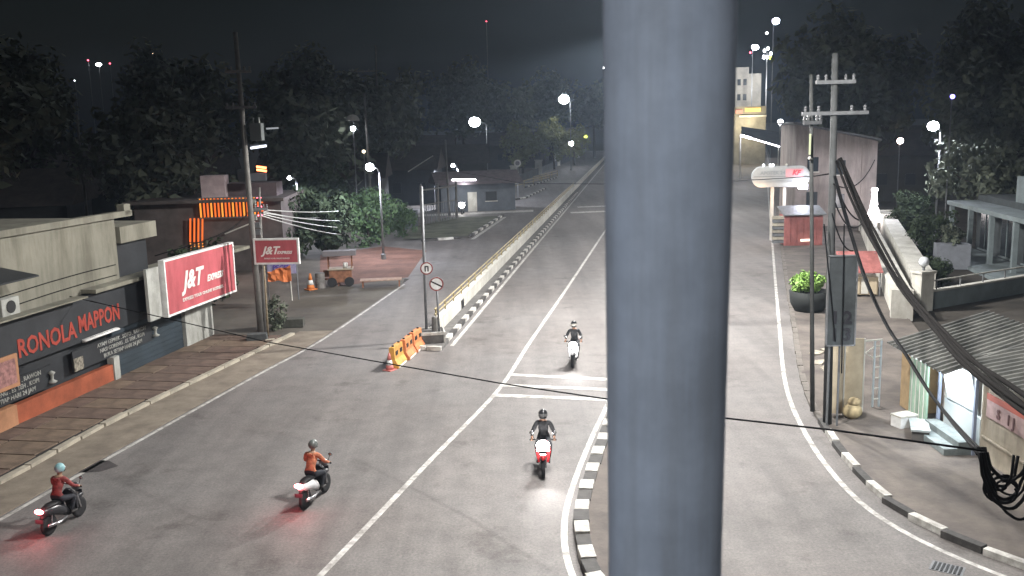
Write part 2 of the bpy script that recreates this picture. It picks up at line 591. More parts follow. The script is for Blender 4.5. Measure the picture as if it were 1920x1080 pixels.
# right pavement
rp = struct(strip('right_pavement', R_KERB, lambda Y: R_KERB(Y) + (9 if Y < 27 else (5.2 if Y < 60 else 9)), yrange(12.4, 225), 0.0, M_PAVE, h=0.11))
kerb_blocks(rp, lambda Y: R_KERB(Y) + 0.02, 12.5, 26.5, 1.0, 0.20, 0.17, [M_KERBB, M_KERBW])
kerb_blocks(rp, lambda Y: R_KERB(Y) + 0.02, 26.55, 75, 1.1, 0.20, 0.13, [M_PAVEK])
# left pavement: kerb blocks and slabs
FA = Vector((-15.95, 27.58, 0))
FB = Vector((-13.64, 40.54, 0))
fd = (FB - FA).normalized()
F_RZ = math.atan2(fd.y, fd.x)
lpv = struct(thing('left_pavement', None, None, (0, 0, 0)))
kerb_blocks(lpv, lambda Y: KERB_L(Y), 8, 40.3, 1.2, 0.22, 0.14, [M_KERBC])
slabs = {}
s = -14.0
while s < 13.2:
    p = FA + fd * (s + 0.55)
    kx = KERB_L(p.y + 0.35) - 0.14
    wd = (kx - p.x) * math.sin(F_RZ)
    rows = [(0.03, 0.34 * wd), (0.34 * wd + 0.05, wd - 0.16)]
    for r_i, (a, c) in enumerate(rows):
        key = (round((c - a) * 10) / 10, r_i, random.random() < 0.35)
        if key not in slabs:
            o = B().box((0, 0, 0.02), (1.05, key[0], 0.04)).build('slab', M_SLAB2 if key[2] else M_SLAB, lpv, bevel=0.008)
            slabs[key] = o
        else:
            o = share('slab', slabs[key], lpv, (0, 0, 0))
        q = p + Vector((math.sin(F_RZ), -math.cos(F_RZ), 0)) * ((a + c) / 2)
        o.location = (q.x, q.y, pz - 0.008 + random.uniform(0, 0.008))
        o.rotation_euler = (random.uniform(-.008, .008), random.uniform(-.008, .008), F_RZ)
    s += 1.1

# ------------------------------------------------------------------ median wall with pipe rail
wl = thing('median_wall', 'long low white dividing wall with yellow pipe rail beside the main road', 'wall')
wl_f = lambda Y: MED(Y) - 1.08
Y = 40.0
seg = 0
ang = math.atan2(1, 0.1385)
pan = None
gap = {5}
while Y < 300:
    L_ = 6.0 if Y < 120 else 20.0
    hx = wl_f(Y + L_ / 2)
    o = B().box((0, 0, 0.34), (L_ * 1.0096 - 0.03, 0.24, 0.68)).build('wall_panel', M_WALLW, wl, loc=(hx, Y + L_ / 2, 0), bevel=0.015)
    o.rotation_euler = (0, 0, ang)
    B().box((0, 0, 0.71), (L_ * 1.0096 - 0.02, 0.30, 0.055)).build('coping', M_WALLW, o)
    Y += L_
Y = 40.3
post = None
while Y < 130:
    x = wl_f(Y) - 0.05
    if post is None:
        post = B().box((0, 0, 0.22), (0.07, 0.07, 0.44)).build('rail_post', M_YELLOW, wl)
        post.location = (x, Y, 0.735)
    else:
        share('rail_post', post, wl, (x, Y, 0.735))
    Y += 2.0
for hz in (0.95, 1.17):
    B().tube([(wl_f(40.1) - .05, 40.1, hz), (wl_f(130) - .05, 130, hz)], 0.033, 6).build('rail_pipe', M_YELLOW, wl)
# drain hatch in the wall
hp = Vector((wl_f(45.6) + 0.127, 45.6, 0.30))
B().box((0, 0, 0), (0.7, 0.03, 0.52)).build('drain_hatch', M_BLACK, wl, loc=hp).rotation_euler = (0, 0, ang)

ms = struct(strip('median_strip', lambda Y: MED(Y) - 1.21, lambda Y: MED(Y) - 0.42, yrange(38.6, 300), 0.0, M_STRIP, h=0.13))
kerb_blocks(ms, lambda Y: MED(Y) - 0.38, 38.7, 125, 1.0, 0.22, 0.19, [M_KERBW, M_KERBB])
# nose of the median
nose = struct(B().prism([(-4.3, 37.5), (-2.95, 37.2), (-2.75, 38.6), (-3.2, 40.0), (-3.7, 40.0)], 'z', 0.0, 0.13).build('median_nose', M_STRIP))
for (a, c) in (((-4.3, 37.45), (-3.6, 37.3)), ((-3.58, 37.29), (-2.95, 37.15)), ((-4.34, 37.5), (-4.0, 38.7)), ((-3.98, 38.75), (-3.72, 39.9))):
    d = Vector((c[0] - a[0], c[1] - a[1], 0))
    o = B().box((0, 0, 0.09), (d.length - 0.03, 0.16, 0.18)).build('kerb_block', M_KERBW, nose, bevel=0.012)
    o.location = ((a[0] + c[0]) / 2, (a[1] + c[1]) / 2, 0.01)
    o.rotation_euler = (0, 0, math.atan2(d.y, d.x))

# far left chequered kerbs
struct(B().poly([(*G(x, y)[:2], .008) for x, y in ((882, 449), (889, 449), (950, 407), (944, 407))]).build('verge_edge_line', M_WHITEP))
for pts in ([(882, 444), (943, 405)], [(790, 453), (880, 446)], [(915, 383), (985, 372), (1022, 354)], [(985, 352), (1045, 333)]):
    kp = [G(*p) for p in pts]
    kb = struct(thing('side_kerb', None, None))
    for a, c in zip(kp[:-1], kp[1:]):
        d = c - a
        n = max(2, int(d.length / 1.3))
        for i in range(n):
            q = a.lerp(c, (i + .5) / n)
            key = ('side', round(d.length / n, 1), i % 2)
            if key not in _proto:
                _proto[key] = B().box((0, 0, 0.09), (d.length / n - 0.04, 0.28, 0.18)).build('kerb_block', M_KERBW if i % 2 else M_KERBB, kb)
                o = _proto[key]
            else:
                o = share('kerb_block', _proto[key], kb, (0, 0, 0))
            o.location = (q.x, q.y, 0.0)
            o.rotation_euler = (0, 0, math.atan2(d.y, d.x))


# ------------------------------------------------------------------ street lamps (luminaires with their own light)
def street_lamp(label, loc, h, arms, power, group='street lamps', lens=0.22, base_h=0.0, col=(1.0, 0.975, 0.945), thick=0.09, spot=170, mlens=None, weights=None):
    """arms: list of (heading, length)"""
    t = thing('street_lamp', label, 'street lamp', loc, 0, group)
    B().lathe([(0.17, 0), (0.17, 0.35), (thick * 1.15, 0.42)], n=10).build('base', M_STEEL, t, smooth=False)
    B().tube([(0, 0, 0.3), (0, 0, h * 0.5), (0, 0, h - 0.4)], [thick, thick * 0.8, thick * 0.6], 10).build('pole', M_STEEL, t, smooth=True)
    for ai, (hd, ln) in enumerate(arms):
        ux, uy = math.cos(hd), math.sin(hd)
        B().tube([(0, 0, h - 0.5), (ux * ln * .35, uy * ln * .35, h - 0.12), (ux * ln, uy * ln, h)], [thick * .6, thick * .5, thick * .42], 8).build('arm', M_STEEL, t, smooth=True)
        hx, hy = ux * (ln + .25), uy * (ln + .25)
        hd_o = B().box((0, 0, 0.03), (0.72, 0.30, 0.12), taper=0.75).build('lamp_head', M_STEEL, t, bevel=0.02)
        hd_o.location = (hx, hy, h + 0.02)
        hd_o.rotation_euler = (0, 0, hd)
        B().ball((0, 0, -0.03), (lens * 1.1, lens, lens * .95), 16, 10).build('lens', mlens or M_LAMP, hd_o, smooth=True)  # lens ball oversized to carry the lamp's glare
        if power > 0:
            ld = bpy.data.lights.new('lamp_light', 'SPOT')
            ld.energy = power * LAMP_K * (weights[ai] if weights else 1.0)
            ld.spot_size = R(spot)
            ld.spot_blend = 0.15
            ld.shadow_soft_size = 0.25
            ld.color = col
            lo = bpy.data.objects.new('lamp_light', ld)
            COL.objects.link(lo)
            lo.parent = t
            lo.location = (hx, hy, h - 0.35)
    return t

# assumed lamp row on the traffic island, unseen, added to light the road
def assumed_isl_lamp(Y, power, label, h=10.5, reach=1.2, dx=0.0, spot=170):
    x = (ISL_L(Y) + ISL_R(Y)) / 2 + dx
    return street_lamp(label, (x, Y, 0.14), h, [(R(180), reach), (0, reach * .5)], power, spot=spot, weights=(1.4, .6) if Y < 70 else None)
assumed_isl_lamp(20.0, 2900, 'assumed unseen double arm street lamp at the near tip of the traffic island behind the steel post', h=13, reach=0.35, dx=0.45, spot=164)  # assumed lamp hidden by the post, added to light the near road
assumed_isl_lamp(41.0, 6500, 'assumed unseen double arm street lamp on the traffic island, second from the near tip', h=13, spot=166, dx=-.25)  # assumed hidden lamp, added as the main source of road light
assumed_isl_lamp(64.0, 1500, 'assumed unseen double arm street lamp on the traffic island, third from the near tip')
assumed_isl_lamp(92.0, 1700, 'assumed unseen double arm street lamp on the traffic island, fourth from the near tip')
assumed_isl_lamp(130.0, 1100, 'assumed unseen double arm street lamp on the traffic island, fifth from the near tip')
assumed_isl_lamp(175.0, 900, 'assumed unseen double arm street lamp on the traffic island, farthest from the near tip')
street_lamp('assumed unseen street lamp added behind the viewer on the kerb', (-3.6, -5.0, 0), 12.5, [(R(60), 0.8)], 1500)  # assumed lamp, added to light the camera side of the steel post

street_lamp('unseen street lamp added behind the viewer on the right pavement', (13.0, -2.0, 0), 12.0, [(R(180), 0.8)], 1100)  # added to light the dark right side of the steel post

# lamps in view along the left carriageway
street_lamp('tall street lamp with a bright white glow above the fence', G(915, 345), 9.9, [(R(180), 1.6)], 4800, col=(0.84, 0.87, 1.0), lens=0.8)
street_lamp('street lamp glowing above the lit trees, nearest the steel post', Vector((12.6, 190, 0)), 14.2, [(R(180), 1.0)], 3000, col=(0.84, 0.87, 1.0), lens=0.95)
street_lamp('short street lamp with bluish glow beside the pale lit tree', W(711, 313, 65).xy.to_3d(), W(705, 313, 65).z, [(R(180), 0.4)], 1700, col=(0.84, 0.87, 1.0), lens=0.28)
street_lamp('small wall-height lamp left of the lit tree, throwing a cone of light', W(556, 333, 78).xy.to_3d(), W(550, 333, 78).z, [(R(180), 0.35)], 1300, col=(0.84, 0.87, 1.0), lens=0.16)
street_lamp('small round lamp on a thin post in front of the gate house', W(858, 310, 112).xy.to_3d(), W(857, 310, 112).z, [(R(180), 0.3)], 4000, col=(0.84, 0.87, 1.0), lens=0.22)
street_lamp('small round lamp on a thin post beyond the gate, left of the slanting cable', W(772, 298, 118).xy.to_3d(), W(770, 298, 118).z, [(R(180), 0.3)], 500, col=(0.84, 0.87, 1.0), lens=0.18)
street_lamp('bluish street lamp among the dark trees above the right house', W(1764, 236, 68).xy.to_3d(), W(1758, 236, 68).z, [(R(180), 0.3)], 1600, col=(0.84, 0.87, 1.0), lens=0.36)

# ------------------------------------------------------------------ left shop
M_SHOPW = mat('beige_render', (0.215, 0.205, 0.165), 0.9, scale=0.5, col2=(0.16, 0.155, 0.125), bump=0.25, bscale=6, stretch=(1.4, 1.4, .22), sdark=.62)
M_SHOPD = mat('charcoal_panel', (0.022, 0.024, 0.027), 0.6, var=0.3, scale=1)
M_TEAL = mat('dark_teal_shutter', (0.030, 0.042, 0.052), 0.6, var=0.25, scale=1)
M_ORANGEP = mat('orange_paint', (0.27, 0.070, 0.032), 0.7, var=0.3, scale=1.5)
M_ORANGEL = mat('pale_orange_paint', (0.34, 0.17, 0.09), 0.7, var=0.25, scale=2)
M_LETTER = mat('red_orange_letter', (0.30, 0.045, 0.030), 0.5, var=0.2, scale=2)
M_TILE = mat('white_tile', (0.34, 0.345, 0.32), 0.6, var=0.2, scale=2, stretch=(2, 2, .6), sdark=.7)
shop = thing('shop_building', 'beige two-storey shop with charcoal sign band and orange base along the left pavement', 'building', FA, F_RZ)
up_w = B().box((-3.35, 3.1, 4.75), (21.3, 5.8, 2.5)).build('upper_wall', M_SHOPW, shop)
# stepped parapet at the right end and cornice over the balcony
B().box((-1.5, 0.18, 6.1), (19.5, 0.30, 0.22)).build('parapet', M_SHOPW, shop)
B().box((7.95, 0.18, 6.25), (0.42, 0.30, 0.42)).build('parapet_end', M_SHOPW, shop)
B().box((8.7, 2.2, 5.32), (2.5, 4.2, 0.62)).build('cornice', M_SHOPW, shop)
B().box((8.45, 2.0, 4.32), (2.3, 3.2, 1.38)).build('dark_window', M_SHOPD, shop)
B().box((9.35, 0.6, 4.3), (0.10, 0.10, 1.42)).build('balcony_post', mat('olive_post', (0.18, 0.19, 0.09), .7), shop)
B().box((11.0, 0.35, 3.62), (12.2, 1.5, 0.14)).build('canopy_slab', M_SHOPW, shop)
for k, (z, c) in enumerate(((3.66, 0.10), (4.05, 0.10))):
    B().tube([(-10 + j * 1.9, 0.185, z + 0.05 * math.sin(j) + j * 0.02) for j in range(10)], 0.018, 5).build('wall_cable', M_CABLE, shop)
ac = B().box((0.95, 0.02, 3.85), (0.8, 0.32, 0.55)).build('air_conditioner', M_TILE, shop, bevel=0.02)
B().lathe([(0.2, 0), (0.2, 0.02)], n=14).build('fan_grille', M_BLACK, ac, loc=(0.95, -0.145, 3.85)).rotation_euler = (R(90), 0, 0)
B().prism([(0.2, 0), (-1.2, -0.25), (-1.2, -0.30), (0.2, -0.05)], 'x', -3.0, 1.2).build('awning', M_SHOPD, shop, loc=(-0.2, 0, 5.1))
B().box((1.4, -0.32, 3.56), (5.6, 0.5, 0.05)).build('ledge', M_SHOPW, shop)
# sign band
band = B().box((-0.2, 0.05, 2.72), (18.2, 0.34, 1.56)).build('sign_band', M_SHOPD, shop)
text('lettering', 'RONOLA', 0.82, M_LETTER, band, (2.50, -0.13, 2.43), bold=0.02, sx=0.86)
text('lettering', 'MAPPON', 0.82, M_LETTER, band, (5.35, -0.13, 2.55), bold=0.02, sx=0.74)
pill = B()
pill.tube([(4.25, -0.16, 1.98), (6.25, -0.16, 1.98)], 0.15, 12, flat=0.35)
pill = pill.build('strap_sign', M_WHITE, shop, smooth=True)
text('lettering', 'MASAKAN KHAS', 0.15, M_DARKTXT, pill, (5.25, -0.225, 1.98), sx=1.2)
logo = B().box((0.35, -0.16, 1.86), (1.1, 0.08, 1.05)).build('logo_panel', M_ORANGEL, shop, bevel=0.02)
B().box((0.35, -0.21, 1.86), (0.82, 0.02, 0.78)).build('logo_field', mat('logo_pink', (0.26, 0.13, 0.12), .7, var=.5, scale=8), logo)
# shop front under the band
B().box((-0.3, 0.35, 1.25), (18.0, 0.30, 1.5)).build('shop_front', M_SHOPD, shop)
for x0, x1, z0, n in ((3.75, 8.7, 1.34, 3), (-2.6, 2.6, 1.20, 3)):
    bd = B().box(((x0 + x1) / 2, -0.02, z0), (x1 - x0, 0.06, 0.72)).build('menu_board', M_SHOPD, shop)
    for k in range(n):
        text('lettering', ['AYAM GEPREK . SOTO . RAWON', 'NASI GORENG . ES TEH . KOPI', 'BUKA SETIAP HARI 24 JAM'][k], 0.21, M_TILE, bd, ((x0 + x1) / 2 + 0.5, -0.06, z0 + 0.23 - k * 0.22), sx=1.02)['kind'] = 'stuff'
    B().lathe([(0.10, 0), (0.16, 0.05), (0.05, 0.12), (0.06, 0.28), (0.12, 0.36), (0.03, 0.42)], c=(x1 + 0.15 if x0 > 0 else x1 - 0.1, -0.12, z0 - 0.25), n=10).build('trophy_ornament', M_TILE, bd, smooth=True)
    B().box((x0 + 0.25, -0.075, z0 - 0.12), (0.5, 0.03, 0.45)).build('picture', mat('menu_photo', (0.22, 0.2, 0.16), .7, var=.8, scale=9), bd)
B().box((3.2, -0.06, 0.43), (5.15, 0.24, 0.62)).build('orange_base', M_ORANGEP, shop)
B().box((0.15, -0.08, 0.46), (0.92, 0.26, 0.66)).build('pale_base', M_ORANGEL, shop)
B().box((-4.2, -0.06, 0.43), (7.7, 0.24, 0.62)).build('orange_base', M_ORANGEP, shop)
B().box((5.98, -0.08, 0.56), (0.34, 0.28, 0.86)).build('base_pillar', M_TILE, shop)
sh = B().box((8.65, 0.12, 1.0), (4.95, 0.18, 1.85)).build('roller_shutter', M_TEAL, shop)
for k in range(9):
    B().box((8.65, 0.02, 0.2 + k * 0.2), (4.9, 0.03, 0.15)).build('shutter_slat', M_TEAL, sh)

# pillar under the billboard
B().box((12.3, 0.1, 0.9), (2.35, 0.5, 1.7)).build('tiled_pillar', M_TILE, shop)

# ------------------------------------------------------------------ billboards
M_LETW = mat('sign_white', (0.72, 0.70, 0.66), 0.6)
def billboard(label, c, wd, ht, rz, group, dep=0.25, posts=(), tilt=0.0, side=0.0):
    t = thing('billboard', label, 'billboard', c, rz, group)
    B().box((0, 0.0, 0), (wd, dep, ht)).build('panel', M_RED, t)
    fr = []
    for (x, z, sx_, sz_) in ((0, ht / 2 + .04, wd + .16, .08), (0, -ht / 2 - .04, wd + .16, .08), (-wd / 2 - .04, 0, .08, ht - .01), (wd / 2 + .04, 0, .08, ht - .01)):
        B().box((x, -0.015, z), (sx_, dep + .03, sz_)).build('frame_bar', M_WHITE, t)
    f = -dep / 2 - 0.012
    k = ht / 2.25
    text('logo_lettering', 'J&T', 1.08 * k, M_LETW, t, (-0.15 * wd, f, 0.03 * ht), shear=0.35, bold=0.03 * k, sx=1.0)
    text('logo_lettering', 'EXPRESS', 0.40 * k, M_LETW, t, (0.185 * wd, f, -0.06 * ht), shear=0.35, bold=0.012 * k, sx=1.0)
    text('slogan_lettering', 'EXPRESS YOUR ONLINE BUSINESS', 0.20 * k, M_LETW, t, (-0.0 * wd, f, -0.32 * ht), sx=0.95 * (wd / ht) / 2.1)['kind'] = 'stuff'
    for (x, z0) in posts:
        B().cyl((x, dep * .5 + .06, -z0), (x, dep * .5 + .06, ht / 2), 0.05, n=8).build('post', M_STEEL, t)
    return t
# big one in front of the shop end: corners from the picture on a plane parallel to the shop front
def on_plane(x, y, off):
    nrm = Vector((-fd.y, fd.x, 0))
    A_ = FA - nrm * off
    d = ray(x, y)
    tt = nrm.dot(A_) / nrm.dot(d)
    return Vector((0, 0, CAM_H)) + d * tt
off = 0.9
c4 = [on_plane(x, y, off) for x, y in ((303, 493), (432, 452), (438, 540), (308, 600))]
ctr = sum(c4, Vector()) / 4
bw = ((c4[1] - c4[0]).length + (c4[2] - c4[3]).length) / 2
bh = ((c4[0].z - c4[3].z) + (c4[1].z - c4[2].z)) / 2
bb = billboard('large red courier billboard with white frame above the tiled pillar', ctr, bw * 0.97, bh * 0.96, F_RZ, 'red courier signs', dep=0.22)
B().box((-bw / 2 - 0.50, 0.12, -0.10), (0.86, 0.12, bh * 0.92)).build('side_panel', M_TILE, bb)
B().box((0, 0.55, -bh / 2 + 0.1), (bw * .9, 0.7, 0.10)).build('bracket', M_STEEL, bb)
sb = billboard('small red courier sign fixed to the tall utility pole', W(519, 471, 40.3), 1.86, 0.98, R(-4), 'red courier signs', dep=0.10)
B().box((-0.9, 0.1, 0.25), (0.5, 0.05, 0.06)).build('clamp', M_STEEL, sb)
B().box((-0.9, 0.1, -0.25), (0.5, 0.05, 0.06)).build('clamp', M_STEEL, sb)

# ------------------------------------------------------------------ utility poles on the left
def utility_pole(label, base, top, r0, arms=(), extras=(), group='utility poles', m=None):
    t = thing('utility_pole', label, 'utility pole', base, 0, group)
    tp = Vector(top) - Vector(base)
    B().tube([(0, 0, 0), tp * .5, tp], [r0, r0 * .82, r0 * .65], 10).build('pole', m or M_CONC, t, smooth=True)
    for z, ln, hd in arms:
        f = z / tp.z
        ar = B().box((0, 0, 0), (ln, 0.08, 0.10)).build('cross_arm', M_STEEL, t, loc=(tp.x * f, tp.y * f - 0.1, z))
        ar.rotation_euler = (0, 0, hd)
        for k in (-.45, -.25, .25, .45):
            B().lathe([(0.03, 0), (0.05, .05), (0.03, .08), (0.05, .12), (0.02, .16)], c=(k * ln, 0, 0.05), n=8).build('insulator', M_STEEL, ar)
    return t
pA = utility_pole('tallest concrete utility pole on the left pavement carrying a transformer box', G(490, 632), W(441, 60, 40.6), 0.15, arms=[(10.1, 1.3, 0.05), (11.6, 1.1, 0.05)])
tr = B().box((0.45, 0, 9.05), (0.5, 0.5, 0.75)).build('transformer', mat('transformer_grey', (0.10, 0.11, 0.11), .6), pA, bevel=0.04)
for k in (-.12, .12):
    B().cyl((.45 + k, 0, 9.42), (.45 + k, 0, 9.66), 0.04, 0.025, 8).build('bushing', M_TILE, tr)
pB = utility_pole('short cable pole wrapped with junction boxes right behind the tall one', G(497, 628), W(486, 352, 40.9), 0.08, arms=[(5.7, 0.7, 0.2)])
for k, z in enumerate((5.0, 5.35, 5.7, 6.0, 4.7)):
    B().box((0.06 * (-1) ** k, -0.13, z), (0.22, 0.16, 0.24)).build('junction_box', M_TILE if k % 2 else M_STEEL, pB, bevel=0.015)
utility_pole('thin bare wooden post left of the planter', G(503, 636), W(495, 498, 40.0), 0.055, m=mat('weathered_wood', (0.22, 0.18, 0.12), .9, var=.4, scale=5))
utility_pole('faint slim pole far left standing among dark trees', W(157, 345, 70).xy.to_3d(), W(144, 215, 70), 0.12)
utility_pole('slim pole behind the lit tree with a lamp shade on top', W(694, 330, 85).xy.to_3d(), W(683, 175, 85), 0.13, arms=[(14.2, 2.2, .1)])
utility_pole('slim steel pole beside the gate house, left of the tube light', W(842, 402, 97).xy.to_3d(), W(835, 262, 97), 0.13)
utility_pole('slim dark pole at the gate with a side bracket', G(792, 440), W(789, 345, 79), 0.09)
utility_pole('very tall faint pole rising against the night sky, left of centre', W(712, 330, 125).xy.to_3d(), W(704, 85, 125), 0.14)

# satellite dish shaped shade seen white in the dark
sh_ = thing('satellite_dish', 'pale half-round dish high beside the slim pole left of centre', 'dish', W(661, 222, 84), 0)
B().ball((0, 0, -0.2), (0.62, 0.4, 0.55), 14, 5, cut=(0, .5)).build('dish', M_WALLW, sh_, smooth=True)
B().cyl((0, 0, -0.2), (0.5, 0.1, -1.2), 0.05).build('bracket', M_STEEL, sh_)

# ------------------------------------------------------------------ signs, planter box, barriers at the median nose
def sign_post(label, base, lean, h, discs, r=0.04):
    t = thing('road_sign', label, 'road sign', base, 0, 'signs on the median nose')
    B().tube([(0, 0, 0), (lean[0], lean[1], h)], r, 8).build('post', M_STEEL, t, smooth=True)
    for z, rad, kind, dx in discs:
        d = B().lathe([(rad, 0), (rad, 0.02)], n=24).build('disc', M_WHITE, t)
        f = z / h
        d.location = (lean[0] * f + dx, lean[1] * f - r - 0.03, z)
        d.rotation_euler = (R(90), 0, R(6))
        ring = B()
        for k in range(28):
            a0, a1 = 2 * math.pi * k / 28, 2 * math.pi * (k + 1) / 28
            ring.face([ring.bm.verts.new((q * math.cos(a), q * math.sin(a), 0.024)) for q, a in ((rad * .8, a0), (rad, a0), (rad, a1), (rad * .8, a1))])
        ring.build('ring', mat('sign_ring', (0.22, 0.05, 0.045), .6), d)
        g = B()
        if kind == 'slash':
            g.box((0, 0, 0.026), (rad * 1.75, rad * .22, 0.006), R(-28))
        else:
            g.box((-rad * .22, -.02, 0.026), (rad * .22, rad * .85, 0.006))
            g.box((rad * .22, -.02, 0.026), (rad * .22, rad * .85, 0.006))
            g.box((0, rad * .3, 0.026), (rad * .5, rad * .22, 0.005))
        g.build('symbol', mat('sign_symbol', (0.035, 0.03, 0.03), .7), d)
    return t
b1 = G(811, 612)
sign_post('leaning tall post with a round symbol sign on the median nose', (b1.x, 39.0, 0.13), (W(790, 345, 39.0).x - b1.x, 0, 0), 6.5, [(3.05, 0.27, 'symbol', 0.10)], 0.06)
sign_post('short post with a round slashed sign in front of the leaning post', (W(825, 640, 38.6).x, 38.5, 0.13), (-0.05, 0, 0), 2.72, [(2.45, 0.30, 'slash', 0.0)], 0.045)
pb = thing('planter_box', 'low white framed cement planter on the median nose under the signs', 'planter', (-3.45, 38.55, 0.13), R(8))
B().box((0, 0, 0.2), (0.95, 1.0, 0.40)).build('box', M_STRIP, pb)
for sx_, sy_, lx, ly in ((0, -.53, 1.1, .06), (0, .53, 1.1, .06), (-.50, 0, .06, 0.99), (.50, 0, .06, 0.99)):
    B().box((sx_, sy_, 0.40), (lx, ly, 0.12)).build('rim', M_KERBW, pb)
B().box((0.50, -0.53, 0.17), (0.08, 0.08, 0.33)).build('corner_post', M_KERBW, pb)
B().lathe([(0.13, 0), (0.13, .55), (0.10, .6)], c=(0.15, 0.1, 0.4), n=10).build('bollard_stub', M_CONC, pb)

M_BARY = mat('barrier_yellow', (0.50, 0.30, 0.06), .6, scale=2.5, col2=(0.42, 0.17, 0.05))
M_BARO = mat('barrier_orange', (0.46, 0.12, 0.05), .6, scale=2.5, col2=(0.44, 0.22, 0.08))
def barrier(label, x, y, rz, mm):
    t = thing('plastic_barrier', label, 'barrier', (x, y, 0), rz, 'plastic barriers at the median nose')
    prof = [(-.26, 0), (.26, 0), (.26, .12), (.13, .34), (.10, .82), (-.10, .82), (-.13, .34), (-.26, .12)]
    B().prism(prof, 'y', -.55, .55).build('body', mm, t, bevel=0.025)
    for k in (-.28, .28):
        for sx_ in (-1, 1):
            B().box((sx_ * .115, k, 0.56), (.035, .26, .16)).build('recess', M_BLACK, t)
    for k in (-.36, .36):
        B().lathe([(.05, 0), (.05, .05)], c=(0, k, .82), n=10).build('filler_cap', M_BLACK, t)
    for sx_ in (-1, 1):
        B().box((sx_ * .262, 0, .06), (.012, .9, .07)).build('reflector', M_WHITE, t)
    return t
barrier('yellow plastic barrier nearest the camera in the row by the median nose', -4.55, 35.0, R(-11), M_BARY)
barrier('orange plastic barrier in the middle of the row by the median nose', -4.28, 36.25, R(-9), M_BARO)
barrier('orange plastic barrier farthest back in the row, touching the median nose', -4.05, 37.5, R(-12), M_BARO)

def cone(label, p, s=1.0, m_=None):
    t = thing('traffic_cone', label, 'traffic cone', p, random.uniform(0, 3), 'traffic cones')
    t.scale = (s, s, s)
    mm = m_ or mat('cone_red', (0.50, 0.10, 0.06), .6)
    B().box((0, 0, .02), (.42, .42, .04)).build('foot', mm, t, bevel=.01)
    B().lathe([(.17, .04), (.13, .22)], n=14).build('cone_body', mm, t, smooth=True)
    B().lathe([(.132, .22), (.09, .42)], n=14).build('white_band', M_WHITE, t, smooth=True)
    B().lathe([(.09, .42), (.035, .70)], n=14).build('tip', mm, t, smooth=True)
    return t
cone('pale red traffic cone beside the nearest plastic barrier', Vector((-4.72, 34.25, 0)), 0.95, mat('cone_pale', (0.48, 0.15, 0.13), .6))
cone('orange traffic cone at the yard stall under the small courier sign', G(583, 543), 1.35, mat('cone_orange', (0.55, 0.18, 0.05), .6))

# ------------------------------------------------------------------ trees
LEAF_D = mat('leaf_dark', (0.105, 0.120, 0.085), 0.8, var=0.5, scale=0.6)
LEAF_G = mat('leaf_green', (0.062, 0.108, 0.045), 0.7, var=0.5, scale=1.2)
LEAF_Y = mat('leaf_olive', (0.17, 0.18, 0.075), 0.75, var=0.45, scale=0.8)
LEAF_L = mat('leaf_lime', (0.20, 0.34, 0.075), 0.6, var=0.4, scale=4)
LEAF_N = mat('leaf_deep', (0.036, 0.050, 0.028), 0.85, var=0.5, scale=0.8, spec=.1)
BARK = mat('bark', (0.060, 0.048, 0.038), 0.95, var=0.4, scale=4)
def crown_bm(rng, c, rad, clumps, per, leaf, droop=0.0):
    b = B()
    cs = []
    for i in range(clumps):
        while True:
            v = Vector((rng.uniform(-1, 1), rng.uniform(-1, 1), rng.uniform(-1, 1)))
            if 0.25 < v.length < 1.0:
                break
        v = Vector((v.x * rad[0], v.y * rad[1], v.z * rad[2])) * rng.uniform(.75, 1.05)
        cs.append((v, rng.uniform(.20, .40) * (rad[0] + rad[2]) / 2))
    for v, r in cs:
        for k in range(per):
            d = Vector((rng.gauss(0, 1), rng.gauss(0, 1), rng.gauss(0, .75)))
            d = d.normalized() * r * rng.uniform(.45, 1.05)
            p = Vector(c) + v + d
            n = (d + Vector((rng.gauss(0, .6), rng.gauss(0, .6), rng.gauss(0, .6) + .4)) * r).normalized()
            a = n.orthogonal().normalized()
            a = Matrix.Rotation(rng.uniform(0, 6.28), 3, n) @ a
            bb_ = n.cross(a)
            l = leaf * rng.uniform(.6, 1.35)
            w_ = l * rng.uniform(.4, .65)
            b.face([b.bm.verts.new(q) for q in (p - a * l, p - bb_ * w_ * .8 + a * l * .1, p + a * l, p + bb_ * w_)])
    return b, cs
def tree_proto(seed, h, rad, clumps=46, per=55, leaf=.30, leafm=None, trunk_r=.22):
    rng = random.Random(seed)
    cz = h - rad[2]
    b, cs = crown_bm(rng, (0, 0, cz), rad, clumps, per, leaf)
    t = thing('tree', None, 'tree')
    bm = b.bm
    me = bpy.data.meshes.new('crown')
    bm.to_mesh(me)
    bm.free()
    me.materials.append(leafm or LEAF_D)
    cr = bpy.data.objects.new('crown', me)
    COL.objects.link(cr)
    cr.parent = t
    tb = B()
    bend = Vector((rng.uniform(-.4, .4), rng.uniform(-.4, .4), 0))
    top = Vector((0, 0, cz)) + bend
    tb.tube([(0, 0, 0), bend * .3 + Vector((0, 0, cz * .35)), bend * .8 + Vector((0, 0, cz * .7)), top], [trunk_r * 1.3, trunk_r, trunk_r * .8, trunk_r * .45], 8)
    for v, r in cs[:9]:
        st = bend * .8 + Vector((0, 0, cz * rng.uniform(.55, .85)))
        en = Vector((0, 0, cz)) + v * .85
        md = st.lerp(en, .5) + Vector((0, 0, -.08 * (en - st).length))
        tb.tube([st, md, en], [trunk_r * .45, trunk_r * .3, trunk_r * .1], 6)
    tb.build('trunk', BARK, t, smooth=True)
    return t
